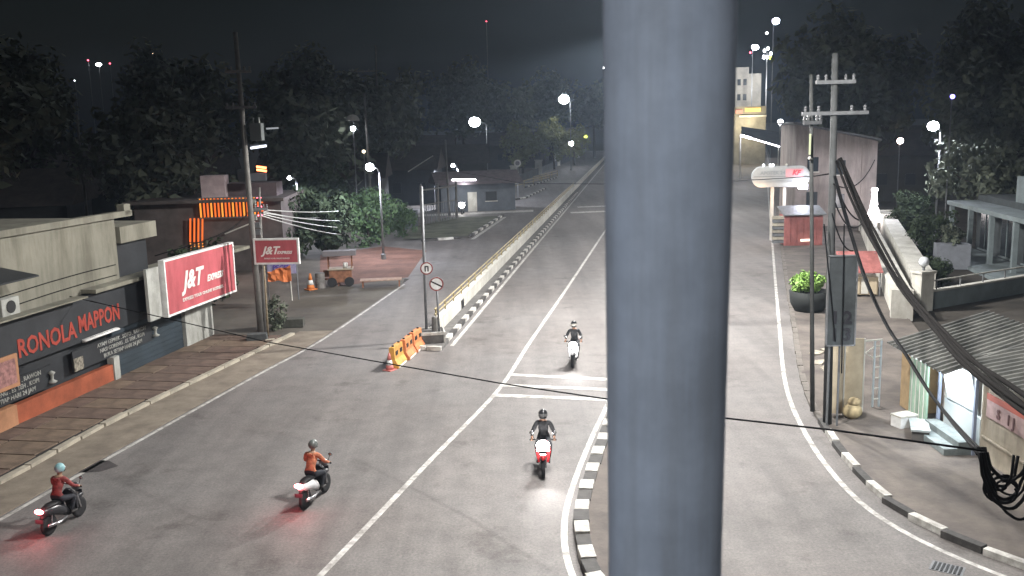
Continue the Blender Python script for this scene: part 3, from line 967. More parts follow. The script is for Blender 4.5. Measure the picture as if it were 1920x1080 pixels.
protos = {
    'round': tree_proto(1, 14, (5.2, 5.2, 4.6), 52, 60, .42),
    'tall': tree_proto(2, 18, (4.6, 4.6, 7.0), 60, 60, .45, trunk_r=.3),
    'wide': tree_proto(3, 12, (6.4, 6.0, 3.9), 56, 60, .42, trunk_r=.26),
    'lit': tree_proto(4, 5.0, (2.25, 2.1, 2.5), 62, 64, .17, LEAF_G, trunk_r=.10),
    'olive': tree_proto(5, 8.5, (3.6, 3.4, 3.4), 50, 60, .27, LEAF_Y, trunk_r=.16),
}
used = set()
def tree(kind, label, x, y, s=1.0, rz=0.0, group='dark background trees', sz=None):
    p = protos[kind]
    if kind not in used:
        used.add(kind)
        t = p
    else:
        t = copy_tree(p)
    t.location = (x, y, -0.02)
    t.rotation_euler = (0, 0, rz)
    t.scale = (s, s, sz or s)
    return tag(t, label, 'tree', group)
tree('lit', 'bushy lit green tree at the end of the pale cables', -11.1, 72.5, 0.98, 0.3, 'lit trees')
tree('lit', 'smaller green tree tucked behind the bushy lit tree', -9.2, 78.5, 0.62, 2.1, 'lit trees')
tree('olive', 'olive-lit tree behind the fence posts, nearest the round sign', 2.5, 172, 1.15, 0.4, 'lit trees')
tree('olive', 'olive-lit tree behind the fence, tallest of the three', 9.5, 196, 1.25, 2.0, 'lit trees')
tree('olive', 'olive-lit tree behind the fence, closest to the steel post', 15.0, 214, 1.05, 3.4, 'lit trees')
D = [('round', -34, 58, 1.0, 'dark tree rising just behind the beige shop wall, leftmost'), ('wide', -25, 66, 0.9, 'wide dark tree behind the shop roof step'),
     ('tall', -43, 82, 1.0, 'tall dark tree far left under the red and white city lights'), ('round', -31, 92, 1.15, 'round dark tree behind the orange-lit cafe, to its left'),
     ('wide', -19.5, 88, 1.05, 'wide dark tree right behind the orange-lit cafe'), ('tall', -24, 112, 1.05, 'tall dark tree behind the transformer pole'),
     ('round', -14.5, 104, 1.05, 'dark tree between the small lamp and the lit bushy tree'), ('tall', -60, 120, 1.1, 'tall dark tree at the far left edge of the night skyline'),
     ('round', -48, 130, 1.3, 'large dark tree on the left skyline below the city lights'), ('tall', -33, 150, 1.15, 'tall dark tree on the skyline left of the transformer pole'),
     ('round', -18, 142, 1.25, 'large dark tree on the skyline above the lit bushy tree'), ('tall', -8.5, 180, 1.2, 'tall dark tree on the skyline left of the brightest street lamp'),
     ('round', 1, 212, 1.35, 'dark tree on the skyline right of the brightest street lamp'), ('tall', 11, 245, 1.3, 'tall dark tree on the skyline behind the olive-lit trees'),
     ('round', 24, 262, 1.5, 'dark tree on the skyline just left of the steel post'), ('tall', -70, 190, 1.5, 'very tall dark tree farthest out on the left skyline'),
     ('round', -40, 215, 1.7, 'broad dark tree on the far left skyline below the small lights'), ('wide', -12, 250, 2.0, 'broad dark tree closing the skyline left of centre'),
     ('tall', 29.5, 86, 1.05, 'tall dark tree above the rounded shop sign and twin poles'), ('round', 35, 96, 1.2, 'dark tree above the pinkish house gable'),
     ('round', 41, 80, 1.0, 'dark tree behind the bluish lamp above the right house'), ('tall', 47, 92, 1.1, 'tall dark tree behind the right house roof'),
     ('wide', 33.5, 66, 0.62, 'low dark tree beside the porch of the right house'), ('round', 52, 78, 1.0, 'dark tree at the far right edge behind the right house'),
     ('tall', 44, 128, 1.2, 'tall dark tree right of the lit tower on the far road'), ('round', 54, 140, 1.5, 'large dark tree on the right skyline behind the bluish lamp'),
     ('tall', 75, 150, 1.5, 'tall dark tree on the right skyline at the picture edge'), ('wide', 66, 190, 1.6, 'wide dark tree filling the gap beyond the right-hand road')]
random.seed(11)
for k, x, y, s_, lb in D:
    tree(k, lb, x, y, s_, random.uniform(0, 6.2))

protos['low'] = tree_proto(6, 4.6, (2.2, 2.2, 2.25), 48, 60, .20, LEAF_N, trunk_r=.12)
for x, y, s_, lb in ((-16.5, 64.5, 1.05, 'dark low tree behind the violet banner under the pale cables'), (-13.6, 67.5, 1.1, 'dark low tree just left of the bushy lit tree'), (-19.5, 70, 1.25, 'dark low tree between the orange-lit cafe and the small lamp'), (-17.0, 84, 1.35, 'dark low tree behind the small lamp throwing a cone'),
                     (26.3, 57.5, .72, 'dark low tree in the garden left of the pale planter box'), (30.5, 70.5, .8, 'dark low tree beside the porch far end'), (22.9, 49.2, .36, 'dark garden shrub just behind the gate pier globe'), (-16.2, 47.5, .8, 'dark low tree behind the large billboard')):
    tree('low', lb, x, y, s_, x, 'dark low trees')
def bush(label, loc, rad, n, leaf, leafm, group, pot=None, stem_h=0.0):
    t = thing('shrub', label, 'shrub', loc, 0, group)
    rng = random.Random(hash(label) % 1000 if False else int(rad[0] * 100 + loc[1]))
    b, cs = crown_bm(rng, (0, 0, stem_h + rad[2]), rad, n, 50, leaf)
    me = bpy.data.meshes.new('foliage')
    b.bm.to_mesh(me)
    b.bm.free()
    me.materials.append(leafm)
    o = bpy.data.objects.new('foliage', me)
    COL.objects.link(o)
    o.parent = t
    if pot:
        B().lathe(pot, n=16).build('pot', mat('pot_shade', (.018, .02, .019), .8), t, smooth=True)  # near-black colour carries the shadow under the foliage
    sb_ = B()
    for k in range(5):
        a = k * 1.26
        sb_.tube([(0.05 * math.cos(a), .05 * math.sin(a), 0), (.25 * rad[0] * math.cos(a), .25 * rad[1] * math.sin(a), stem_h + rad[2] * .6), (.6 * rad[0] * math.cos(a), .6 * rad[1] * math.sin(a), stem_h + rad[2] * 1.2)], [.035, .025, .01], 5)
    sb_.build('stems', BARK, t)
    return t
g1 = G(516, 618)
bush('leafy dark shrub in the yard corner beside the wooden post', g1, (.55, .55, .75), 22, .09, LEAF_D, 'roadside shrubs')
g2 = G(1516, 586)
bush('bright lime green topped shrub in a large pot coloured dark for shade on the right pavement', (g2.x, g2.y, 0.11), (.90, .90, .58), 44, .10, LEAF_L, 'roadside shrubs', pot=[(.66, 0), (.86, .35), (.92, .95), (.84, .95), (.7, .8)], stem_h=.80)
cp = thing('cement_trough', 'low cement trough at the foot of the tall utility pole', 'planter', G(483, 642), R(10))
B().box((0, 0, .2), (.9, .5, .4), taper=.92).build('trough', mat('dark_cement', (.07, .075, .075), .9, var=.3, scale=4), cp, bevel=.02)
B().box((.55, -.25, .12), (.4, .14, .1), R(15)).build('loose_block', M_KERBC, cp)
cs_ = thing('shade_block', 'low dark block standing for the shadow beside the yard shrub', 'bench', G(548, 612), R(5))
B().box((0, 0, .2), (1.1, .7, .4)).build('block', mat('block_shade', (.06, .06, .05), .9, var=.3, scale=4), cs_, bevel=.03)  # dark block put where a shadow falls

# ------------------------------------------------------------------ cafe with orange lit slats
M_CAFE = mat('cafe_wall', (0.09, 0.075, 0.07), 0.9, var=.3, scale=1)
cafe = thing('cafe_building', 'dark low cafe behind the shop, its balcony edged with glowing orange slats', 'building', (-20.3, 60.6, 0), R(3))
B().box((0.5, 4.0, 2.3), (9.5, 7.4, 4.6)).build('wall', M_CAFE, cafe)
B().box((0.5, 3.6, 4.72), (10.2, 8.4, 0.2)).build('roof_slab', M_CAFE, cafe)
B().box((0.75, 1.6, 5.55), (1.55, 1.2, 1.5)).build('roof_block', mat('pink_render', (.45, .37, .38), .9, var=.2, scale=2), cafe)
B().box((3.0, 2.8, 5.25), (3.5, 2.2, 0.9)).build('roof_wall', mat('mauve_render', (.10, .08, .085), .9, var=.2, scale=2), cafe)
for k in range(17):
    x = 0.15 + k * 0.232
    B().box((x, -0.12, 4.28), (0.085, 0.10, 1.22)).build('led_slat', M_ORANGE if k % 3 else M_ORANGE2, cafe)
for k in range(4):
    x = -0.62 + k * 0.26
    o = B().box((0, 0, 0), (0.085, 0.10, 1.55)).build('led_slat', M_ORANGE, cafe, loc=(x, -0.12, 2.85))
    o.rotation_euler = (0, R(5), 0)
    for j in range(3):
        B().box((0, 0, 0), (0.07, 0.08, 0.09)).build('led_dot', M_ORANGE2, cafe, loc=(x - .06, -0.12, 1.95 - j * .17))
B().box((2.0, -.2, 3.62), (4.0, .1, .06)).build('slat_rail', M_STEEL, cafe)
B().box((2.0, -.2, 4.92), (4.0, .1, .06)).build('slat_rail', M_STEEL, cafe)
B().tube([(1.6, -.15, 2.55), (3.6, -.15, 3.3)], .05, 6).build('stair_rail', M_WALLW, cafe)
for k in range(5):
    B().box((3.95 + .1 * (k % 2), -.14, 3.7 + k * .28), (.28, .08, .09)).build('neon_letter_bar', M_ORANGE if k % 2 else M_REDLED, cafe)
cl = bpy.data.lights.new('led_glow', 'AREA')
cl.energy = 60; cl.size = 3.5; cl.color = (1, .3, .08)
clo = bpy.data.objects.new('led_glow', cl); COL.objects.link(clo); clo.parent = cafe; clo.location = (2, -.4, 4.2); clo.rotation_euler = (R(-90), 0, 0)

# ------------------------------------------------------------------ yard stall
M_WOOD = mat('stall_wood', (0.20, 0.09, 0.05), .85, var=.4, scale=4)
stall = thing('food_cart', 'brown wooden food cart with grey roof standing on the bare earth', 'cart', G(640, 535), R(8))
B().box((0, 0, .62), (1.3, .9, .75)).build('cabinet', M_WOOD, stall, bevel=.01)
B().box((0, -.02, 1.02), (1.5, 1.05, .06)).build('counter', mat('counter_tan', (.26, .22, .16), .7), stall)
for sx_ in (-.68, .68):
    for sy_ in (-.42, .42):
        B().box((sx_, sy_, 1.45), (.06, .06, .8)).build('post', M_WOOD, stall)
B().prism([(-.75, 1.85), (.75, 1.85), (.65, 2.05), (-.65, 2.12)], 'x', -.95, .95).build('roof', mat('roof_sheet', (.10, .09, .095), .7), stall)
for sx_ in (-.5, .5):
    w_ = B().lathe([(.28, -.03), (.28, .03)], n=18).build('wheel', M_BLACK, stall, loc=(sx_, -.5, .28))
    w_.rotation_euler = (R(90), 0, 0)
B().lathe([(.12, 0), (.15, .2), (.12, .3)], c=(.3, 0, 1.05), n=12).build('pot', M_WHITE, stall, smooth=True)
tb_ = thing('wooden_table', 'long low wooden table on the bare earth right of the food cart', 'table', G(715, 537), R(6))
for k in range(4):
    B().box((0, -.33 + k * .22, .42), (2.4, .2, .05)).build('plank', mat('table_plank', (.30, .20, .15), .8, var=.3, scale=4), tb_)
for sx_ in (-1.05, 1.05):
    for sy_ in (-.3, .3):
        B().box((sx_, sy_, .19), (.07, .07, .38)).build('leg', M_WOOD, tb_)
tb2 = thing('wooden_bench', 'orange-brown wooden bench left of the food cart', 'bench', G(622, 536), R(-4))
B().box((0, 0, .42), (1.0, .35, .05)).build('seat', M_WOOD, tb2)
B().box((0, .17, .72), (1.0, .05, .4)).build('backrest', M_WOOD, tb2)
for sx_ in (-.45, .45):
    for sy_ in (-.14, .14):
        B().box((sx_, sy_, .2), (.05, .05, .4)).build('leg', M_WOOD, tb2)
br = thing('oil_drum', 'grey metal drum standing between the orange cone and the bench', 'drum', G(601, 540), 0)
B().lathe([(.28, 0), (.28, .28), (.30, .3), (.28, .32), (.28, .58), (.30, .6), (.28, .62), (.28, .88)], n=18).build('body', mat('drum_grey', (.16, .15, .14), .6, var=.4, scale=4), br, smooth=False)
B().lathe([(.25, .881), (.25, .90)], n=18).build('lid', M_STEEL, br)
bn = thing('cloth_banner', 'blue-violet printed stall banner hanging below the small courier sign', 'banner', W(528, 500, 47.5), R(-3))
B().box((0, 0, -.05), (1.5, .02, .62)).build('cloth', mat('violet_print', (.20, .18, .36), .8, scale=5, col2=(.34, .33, .42)), bn)
text('lettering', 'PECEL', .34, mat('violet_ink', (.10, .06, .28), .8), bn, (0, -.02, -.05), bold=.01)
for sx_ in (-.78, .78):
    B().cyl((sx_, .03, -1.75), (sx_, .03, .35), .035, n=8).build('pole', M_STEEL, bn)
oc = thing('orange_tarp', 'crumpled orange tarpaulin slung under the violet banner', 'tarpaulin', W(524, 518, 47.0), 0)
tq = B()
rng = random.Random(3)
gv = [[tq.bm.verts.new((-.6 + i * .2, rng.uniform(-.08, .08), .25 - j * .16 - .05 * math.sin(i * 1.7) + (0.10 * i if j < 3 else -.02 * i) * .5)) for i in range(7)] for j in range(4)]
for j in range(3):
    for i in range(6):
        tq.face([gv[j][i], gv[j][i + 1], gv[j + 1][i + 1], gv[j + 1][i]])
o = tq.build('cloth', mat('orange_tarp', (.55, .16, .05), .7, var=.3, scale=4), oc)
md = o.modifiers.new('thick', 'SOLIDIFY'); md.thickness = .02
B().cyl((.55, .1, -1.3), (.5, .1, .35), .03, n=8).build('pole', M_WALLW, oc)

# ------------------------------------------------------------------ gate house and fence on the far left side
M_GATEW = mat('bluish_wall', (0.095, 0.105, 0.12), .85, var=.25, scale=.8)
gh = thing('gate_house', 'pale bluish walled house with a lit tube lamp under its eave', 'house', G(845, 399), R(12))
B().box((3.2, 3.0, 1.5), (8.2, 5.0, 3.0)).build('wall', M_GATEW, gh)
B().prism([(-.6, 3.0), (6.2, 3.0), (6.0, 3.15), (2.8, 4.3), (-.4, 3.15)], 'x', -1.6, 8.0).build('roof', mat('roof_mauve', (.11, .09, .095), .85, var=.3, scale=2), gh)
B().box((2.5, 0.46, 1.05), (1.0, .08, 2.1)).build('door', M_WALLW, gh)
wn = B().box((4.6, 0.46, 1.6), (1.2, .08, 1.0)).build('window', M_SHOPD, gh)
B().box((4.6, 0.40, 1.05), (1.4, .16, .08)).build('sill', M_WALLW, wn)
B().tube([(0.3, .2, 3.52), (2.9, .2, 3.45)], .075, 8).build('tube_lamp', M_TUBE, gh)
tl = bpy.data.lights.new('tube_light', 'POINT'); tl.energy = 110; tl.shadow_soft_size = .3; tl.color = (.93, .94, 1)
tlo = bpy.data.objects.new('tube_light', tl); COL.objects.link(tlo); tlo.parent = gh; tlo.location = (1.5, -.9, 3.2)
gt = thing('yard_gate', 'tall open gate frame with crossbeam and low pale wall before the lit lamp', 'gate', G(791, 424), R(62))
for x in (0, 3.0, 6.4):
    B().box((x, 0, 1.9), (.16, .16, 3.8)).build('post', M_CONC, gt)
B().box((3.2, 0, 3.35), (6.6, .1, .14)).build('crossbeam', M_CONC, gt)
B().box((3.2, 0.05, 1.95), (6.3, .05, .08)).build('rail', M_CONC, gt)
for k in range(14):
    B().box((.45 + k * .44, 0.02, 1.0), (.05, .05, 1.85)).build('gate_bar', M_STEEL, gt)
for x in (-1.2, -2.2):
    B().box((x, 0, .8), (.75, .3, 1.6)).build('wall_pier', M_GATEW, gt)
wall_pts = [G(895, 356), G(965, 345), G(1010, 327), G(1045, 311), G(1082, 296)]
fn = thing('boundary_fence', 'pale boundary wall with square posts running up beside the olive-lit trees', 'fence')
for a, c in zip(wall_pts[:-1], wall_pts[1:]):
    d = c - a
    o = B().box((0, 0, .6), (d.length - .1, .15, 1.2)).build('wall_panel', M_GATEW, fn, loc=a.lerp(c, .5))
    o.rotation_euler = (0, 0, math.atan2(d.y, d.x))
for p, hh in zip(wall_pts, (2.6, 2.8, 2.6, 3.0, 3.0)):
    o = B().box((0, 0, hh / 2), (1.3, 1.0, hh)).build('post', M_WALLW, fn, loc=p)
    B().box((0, 0, hh + .06), (1.5, 1.2, .14)).build('cap', M_WALLW, o)
for p0, p1 in (((965, 356), (1030, 338)), ((1000, 343), (1045, 330))):
    a, c = G(*p0), G(*p1)
    gr = thing('guard_rail', 'short yellow pipe guard rail by the boundary wall, %s one' % ('nearer' if p0[0] < 990 else 'farther'), 'railing', a)
    d = c - a
    for k in range(5):
        q = d * (k / 4)
        B().box((q.x, q.y, .5), (.12, .12, 1.0)).build('post', M_YELLOW, gr)
    for z in (.55, .98):
        B().tube([(0, 0, z), (d.x, d.y, z)], .07, 6).build('pipe', M_YELLOW, gr)
rs = thing('round_sign', 'pale ring-shaped round sign on a post before the olive-lit trees', 'road sign', W(971, 340, 118).xy.to_3d(), 0)
B().cyl((0, 0, 0), (0, 0, W(971, 318, 118).z + .3), .05, n=8).build('post', M_STEEL, rs)
rg = B()
for k in range(24):
    a0, a1 = 2 * math.pi * k / 24, 2 * math.pi * (k + 1) / 24
    rg.face([rg.bm.verts.new((q * math.cos(a), -.08, q * math.sin(a))) for q, a in ((.28, a0), (.46, a0), (.46, a1), (.28, a1))])
rg = rg.build('ring', M_WALLW, rs, loc=(0, 0, W(971, 306, 118).z))
B().lathe([(.46, 0), (.46, .02)], n=24).build('disc', M_STEEL, rs, loc=(0, -.03, W(971, 306, 118).z)).rotation_euler = (R(90), 0, 0)
lp_ = thing('slanting_stay', 'pale slanting stay pole between the two small round lamps', 'stay pole', W(765, 322, 95), 0)
B().tube([(0, 0, 0), W(812, 292, 95) - W(765, 322, 95)], .06, 6).build('pole', M_WALLW, lp_)

# ------------------------------------------------------------------ dark houses added to fill bright gaps under the trees
M_HW = [mat('dusk_wall_a', (.05, .048, .043), .9, var=.3, scale=.6), mat('dusk_wall_b', (.04, .042, .045), .9, var=.3, scale=.6)]
M_TILER = mat('clay_roof', (.04, .03, .026), .9, var=.4, scale=1.5)
M_WINL = emat('dim_window', (1, .8, .5), .12)
def dark_house(label, x, y, wd, dp, h, rz, lit=None):
    t = thing('filler_house', label, 'house', (x, y, 0), rz, 'filler houses behind the trees')
    B().box((0, dp / 2, h / 2), (wd, dp, h)).build('wall', M_HW[int(x) % 2], t)
    B().prism([(-.5, h), (dp + .5, h), (dp / 2, h + dp * .32)], 'x', -wd / 2 - .5, wd / 2 + .5).build('roof', M_TILER, t)
    n = int(wd / 2.6)
    for k in range(n):
        xx = -wd / 2 + (k + .5) * wd / n
        w_ = B().box((xx, -.03, h * .5), (1.0, .08, 1.2)).build('window', M_HDK if k != lit else M_WINL, t)
        B().box((xx, -.08, h * .5 - .66), (1.2, .14, .1)).build('sill', M_HW[0], w_)
    return t
M_HDK = mat('dark_glass', (.012, .014, .016), .3)
for a in (('dark tiled filler house behind the leftmost trees at the picture edge', -39, 66, 14, 8, 4.2, R(12), None),
          ('dark tiled filler house left of the orange-lit cafe', -31.5, 76, 11, 8, 4.4, R(6), 2),
          ('dark tiled filler house behind the orange-lit cafe', -20, 98, 13, 8, 4.0, R(2), None),
          ('long dark filler house behind the small lamp and lit tree', -15, 112, 12, 8, 4.2, R(-3), 1),
          ('dark filler house on the left skyline foot between two tall trees', -42, 108, 18, 9, 4.6, R(8), None),
          ('long dark filler house at the foot of the far left skyline', -62, 140, 26, 9, 5.0, R(10), 4),
          ('dark filler house behind the gate house and slanting stay', -10, 128, 14, 8, 4.2, R(4), None),
          ('far dark filler house at the foot of the skyline left of the brightest lamp', -22, 165, 24, 9, 5.0, R(0), 3),
          ('dark filler house beyond the boundary wall under the skyline trees', -2, 205, 20, 9, 5.0, R(10), None),
          ('dark filler house behind the pinkish gabled house', 40, 100, 14, 9, 5.0, R(-20), None),
          ('dark filler house behind the right house at the picture edge', 53, 88, 14, 9, 5.0, R(-25), 1),
          ('dark filler house under the right skyline trees behind the bluish lamp', 56, 122, 20, 9, 5.0, R(-20), 3)):
    dark_house(*a)

# ------------------------------------------------------------------ steel post right in front of the camera
fp = thing('steel_post', 'thick bluish grey galvanised steel post standing close in front of the camera', 'post', (0.2525, 1.5, 0))
B().tube([(-0.06, 0, 0), (-0.012, 0, 6), (0.0, 0, 8.3), (0.004, 0, 9.2), (0.01, 0, 12.5)], [.108, .100, .0965, .1045, .1045], 40).build('tube', M_GALV, fp, smooth=True)
B().box((-.06, 0, .02), (.42, .42, .04)).build('base_plate', M_STEEL, fp)

# ------------------------------------------------------------------ right side: poles and sign board
pR = utility_pole('thick concrete utility pole on the right pavement carrying the drooping cable bundles', (9.25, 26.4, .11), W(1566, 100, 26.4), .135, arms=[(9.05, 1.85, 0.0), (9.9, 1.1, 0.0)], m=mat('grey_pole', (.055, .058, .058), .8, var=.3, scale=3))
utility_pole('thinner pole just behind the thick cable pole on the right pavement', (9.2, 27.6, .11), W(1521, 140, 27.6), .075, arms=[(8.8, 0.6, .3)], m=mat('dark_pole', (.06, .062, .06), .8, var=.3, scale=3))
ysl = thing('tube_marker', 'pale yellow-green vertical tube light on the thinner right pole', 'tube light', W(1518, 290, 27.4))
B().cyl((0, 0, 0), (0, 0, .6), .03, n=8).build('tube', emat('pale_tube', (.75, .8, .5), .55), ysl)
B().ball((0, 0, -.1), .05, 8, 6).build('end_cap', M_WALLW, ysl)
M_BOARD = mat('grey_board', (.050, .057, .060), .75, var=.3, scale=2)
sbd = thing('sign_board', 'tall narrow grey sign board with faded dark numerals on the right cable pole', 'sign', (9.45, 26.15, 0), 0)
bdp = B().box((0, 0, 3.85), (.78, .06, 2.6)).build('board', M_BOARD, sbd)
for sx_ in (-.41, .41):
    B().box((sx_, -.01, 3.85), (.04, .08, 2.64)).build('frame_bar', M_STEEL, sbd)
for sz_ in (2.54, 5.16):
    B().box((0, -.01, sz_), (.86, .08, .04)).build('frame_bar', M_STEEL, sbd)
text('numeral', '2', .52, M_DARKTXT, bdp, (.18, -.04, 3.35), bold=.015)
text('numeral', '3', .52, M_DARKTXT, bdp, (.18, -.04, 2.85), bold=.015)
text('numeral', '1', .52, M_DARKTXT, bdp, (-.18, -.04, 3.35), bold=.015)
text('numeral', '1', .52, M_DARKTXT, bdp, (-.18, -.04, 2.85), bold=.015)
for sx_ in (-.3, .0):
    B().box((sx_, .02, 1.3), (.05, .05, 2.5)).build('leg', M_STEEL, sbd)

M_CREAM = mat('cream_panel', (.42, .35, .25), .8, var=.2, scale=2)
for k, (x, y, wdt, hgt, lb) in enumerate(((9.75, 27.2, .42, 2.3, 'cream upright panel behind the cable pole foot, left one'), (10.35, 27.55, .65, 2.25, 'wider cream upright panel behind the cable pole foot, right one'))):
    t = thing('upright_panel', lb, 'panel', (x, y, .11), R(-12), 'cream panels')
    B().box((0, 0, hgt / 2 + .05), (wdt, .06, hgt)).build('sheet', M_CREAM, t)
    for s_ in (-1, 1):
        B().box((s_ * (wdt / 2 + .02), 0, hgt / 2), (.04, .09, hgt + .1)).build('side_post', M_WALLW, t)
tf = thing('truss_frame', 'white lattice truss gate frame in front of the kiosk passage', 'frame', (10.55, 27.75, .11), R(12))
for x in (.0, .62, .84):
    B().box((x, 0, 1.06), (.05, .05, 2.12)).build('upright', mat('frame_bluewhite', (.40, .45, .48), .5), tf)
B().box((.42, 0, 2.14), (.90, .06, .05)).build('top_bar', M_WALLW, tf)
for k in range(6):
    o = B().box((.73, 0, .25 + k * .34), (.24, .035, .035)).build('rung', M_WALLW, tf)
for sgn in (-1, 1):
    o = B().box((0, 0, 0), (.78, .03, .03)).build('brace', M_WALLW, tf, loc=(.31, 0, 1.75))
    o.rotation_euler = (0, sgn * R(32), 0)
sg = thing('sand_bag', 'tan sack slumped at the foot of the cream panels', 'sack', (10.15, 26.85, .11), R(10))
B().ball((0, 0, .22), (.30, .26, .24), 14, 8).build('sack', mat('sack_tan', (.36, .29, .17), .9, var=.3, scale=6), sg, smooth=True)
B().ball((0.05, 0, .50), (.2, .18, .14), 12, 6).build('neck', mat('sack_tan2', (.34, .27, .16), .9, var=.3, scale=6), sg, smooth=True)

# ------------------------------------------------------------------ kiosk row
M_CORR = mat('corrugated_zinc', (.17, .17, .155), .65, scale=1.2, col2=(.06, .062, .06))
def corrugated(b, A_, B_, C_, D_, n, amp=.06):
    """ribbed sheet A-B (eave edge) to D-C (ridge edge), ribs running from eave to ridge"""
    A_, B_, C_, D_ = [Vector(p) for p in (A_, B_, C_, D_)]
    nn = (B_ - A_).cross(D_ - A_).normalized()
    if nn.z < 0:
        nn = -nn
    lo, hi = [], []
    for i in range(n):
        for u, h_ in ((0, 0), (.50, 0), (.62, 1), (.86, 1), (.98, 0)):
            t_ = (i + u) / n
            lo.append(b.bm.verts.new(A_.lerp(B_, t_) + nn * amp * h_))
            hi.append(b.bm.verts.new(D_.lerp(C_, t_) + nn * amp * h_))
    for i in range(len(lo) - 1):
        b.face([lo[i], lo[i + 1], hi[i + 1], hi[i]])
kio = thing('kiosk_row', 'row of roadside kiosks with cream wall, white lit bay and corrugated zinc roof', 'kiosk', (12.25, 19.0, .11), R(90))
M_KWALL = mat('kiosk_cream', (.34, .30, .235), .85, var=.25, scale=1, stretch=(1.5, 1.5, .4), sdark=.65)
B().box((1.0, -1.6, 1.15), (6.8, 3.2, 2.3)).build('cream_wall', M_KWALL, kio)
pst = B().box((3.15, .02, 1.52), (1.9, .04, .62)).build('poster', mat('poster_pink', (.34, .24, .23), .7, var=.3, scale=3), kio)
B().box((3.15, .045, 1.76), (1.88, .02, .16)).build('poster_band', mat('poster_red', (.30, .075, .05), .7), pst)
text('poster_lettering', 'S   1 J', .36, mat('poster_ink', (.10, .05, .05), .8), pst, (3.15, .05, 1.42), rot=(R(90), 0, R(180)), bold=.01)
B().box((2.2, .03, .62), (4.1, .05, .05)).build('wall_rail', M_KWALL, kio)
# lit bay
bay = B().box((5.45, -1.9, 1.15), (2.1, .08, 2.3)).build('bay_back', M_WALLW, kio)
B().box((4.45, -.95, 1.15), (.06, 1.85, 2.3)).build('bay_side', M_WALLW, kio)
B().box((6.52, -.95, 1.15), (.06, 1.85, 2.3)).build('bay_side', M_WALLW, kio)
B().box((5.45, -.10, .55), (2.0, .2, .9)).build('bay_counter', mat('counter_pale', (.42, .46, .46), .6), kio)
B().tube([(4.9, -.9, 2.15), (6.0, -.9, 2.15)], .03, 8).build('bay_tube_lamp', M_TUBE, kio)
o = B().box((0, 0, 0), (1.5, .04, 1.15)).build('white_banner', mat('banner_white', (.70, .74, .74), .7, var=.3, scale=2), kio, loc=(5.5, .08, 1.62))
o.rotation_euler = (R(-12), 0, R(4))
kl = bpy.data.lights.new('bay_light', 'POINT'); kl.energy = 130; kl.shadow_soft_size = .2; kl.color = (.85, .93, 1)
klo = bpy.data.objects.new('bay_light', kl); COL.objects.link(klo); klo.parent = kio; klo.location = (5.5, .55, 2.05)
for k, x in enumerate((4.5, 6.55)):
    B().box((x, .12, 1.2), (.08, .08, 2.4)).build('bay_post', mat('post_blue', (.20, .23, .30), .6), kio)
gp = B().box((7.35, .35, .98), (1.15, .06, 1.75)).build('green_panel', mat('mint_panel', (.20, .30, .23), .8, scale=3, col2=(.26, .36, .28)), kio)
for k in range(4):
    B().box((6.95 + k * .27, .385, .98), (.03, .02, 1.7)).build('panel_rib', M_WALLW, gp)
B().box((8.4, -.2, .95), (.9, .9, 1.8)).build('tan_stall_back', mat('stall_tan', (.24, .17, .09), .85, var=.3, scale=2), kio)
# roofs
rf = B()
corrugated(rf, (-4.5, .55, 2.42), (5.0, .45, 2.46), (5.0, -4.5, 3.35), (-4.5, -4.5, 3.3), 36)
ro = rf.build('zinc_roof', M_CORR, kio)
B().box((0.2, -4.55, 3.36), (9.6, .3, .05)).build('ridge_cap', M_STEEL, ro)
rf = B()
corrugated(rf, (4.2, 1.15, 2.30), (7.6, 1.25, 2.34), (8.6, -2.2, 3.0), (5.2, -2.3, 2.98), 13)
rf.build('zinc_roof', M_CORR, kio)
B().box((6.2, -3.6, 2.2), (3.2, .1, 1.8)).build('rear_wall', M_SHOPD, kio)
stp = thing('cement_steps', 'pale blue-grey cement steps in front of the lit kiosk bay', 'steps', (11.55, 23.6, .11), R(90))
for k, (y, z) in enumerate(((.0, .18), (-.38, .36))):
    B().box((.9, y, z / 2), (2.0, .38, z)).build('step', mat('step_cement%d' % k, (.17, .20, .20), .85, var=.3, scale=3), stp, bevel=.01)
cb = thing('white_crate', 'white foam box with dark spots beside the green kiosk panel', 'box', (11.35, 26.0, .11), R(20))
B().box((0, 0, .16), (.6, .4, .32)).build('box', M_WHITE, cb, bevel=.02)
B().box((0, 0, .345), (.63, .43, .05)).build('lid', M_WALLW, cb, bevel=.01)
sw = thing('cement_slab', 'pale rectangular slab leaning flat before the kiosk steps', 'slab', (11.45, 25.2, .11), R(70))
B().box((0, 0, .28), (1.1, .5, .06)).build('top', mat('slab_blue', (.30, .33, .33), .8, var=.2, scale=3), sw)
for sx_ in (-.45, .45):
    B().box((sx_, 0, .12), (.1, .44, .24)).build('foot', M_STRIP, sw)
dg_ = thing('drain_grate', 'small dark iron drain grate in the road at the right kerb', 'grate', (*G(1776, 1066)[:2], 0.0), R(-35))
B().box((0, 0, .003), (.62, .44, .008)).build('frame', M_STEEL, dg_)
for k in range(7):
    B().box((-.24 + k * .08, 0, .012), (.045, .38, .008)).build('bar', M_BLACK, dg_)
pp = thing('paving_patch', 'pale broken paving stones beside the right-hand road edge', 'paving', (11.75, 33.5, .11), -.27)
rng = random.Random(9)
for k in range(16):
    o = B().box((0, 0, .02), (rng.uniform(.25, .5), rng.uniform(.2, .4), .05)).build('stone', M_KERBC, pp, loc=(rng.uniform(-.5, .7), rng.uniform(-1.6, 1.8), 0))
    o.rotation_euler = (rng.uniform(-.06, .06), rng.uniform(-.06, .06), rng.uniform(0, 3))

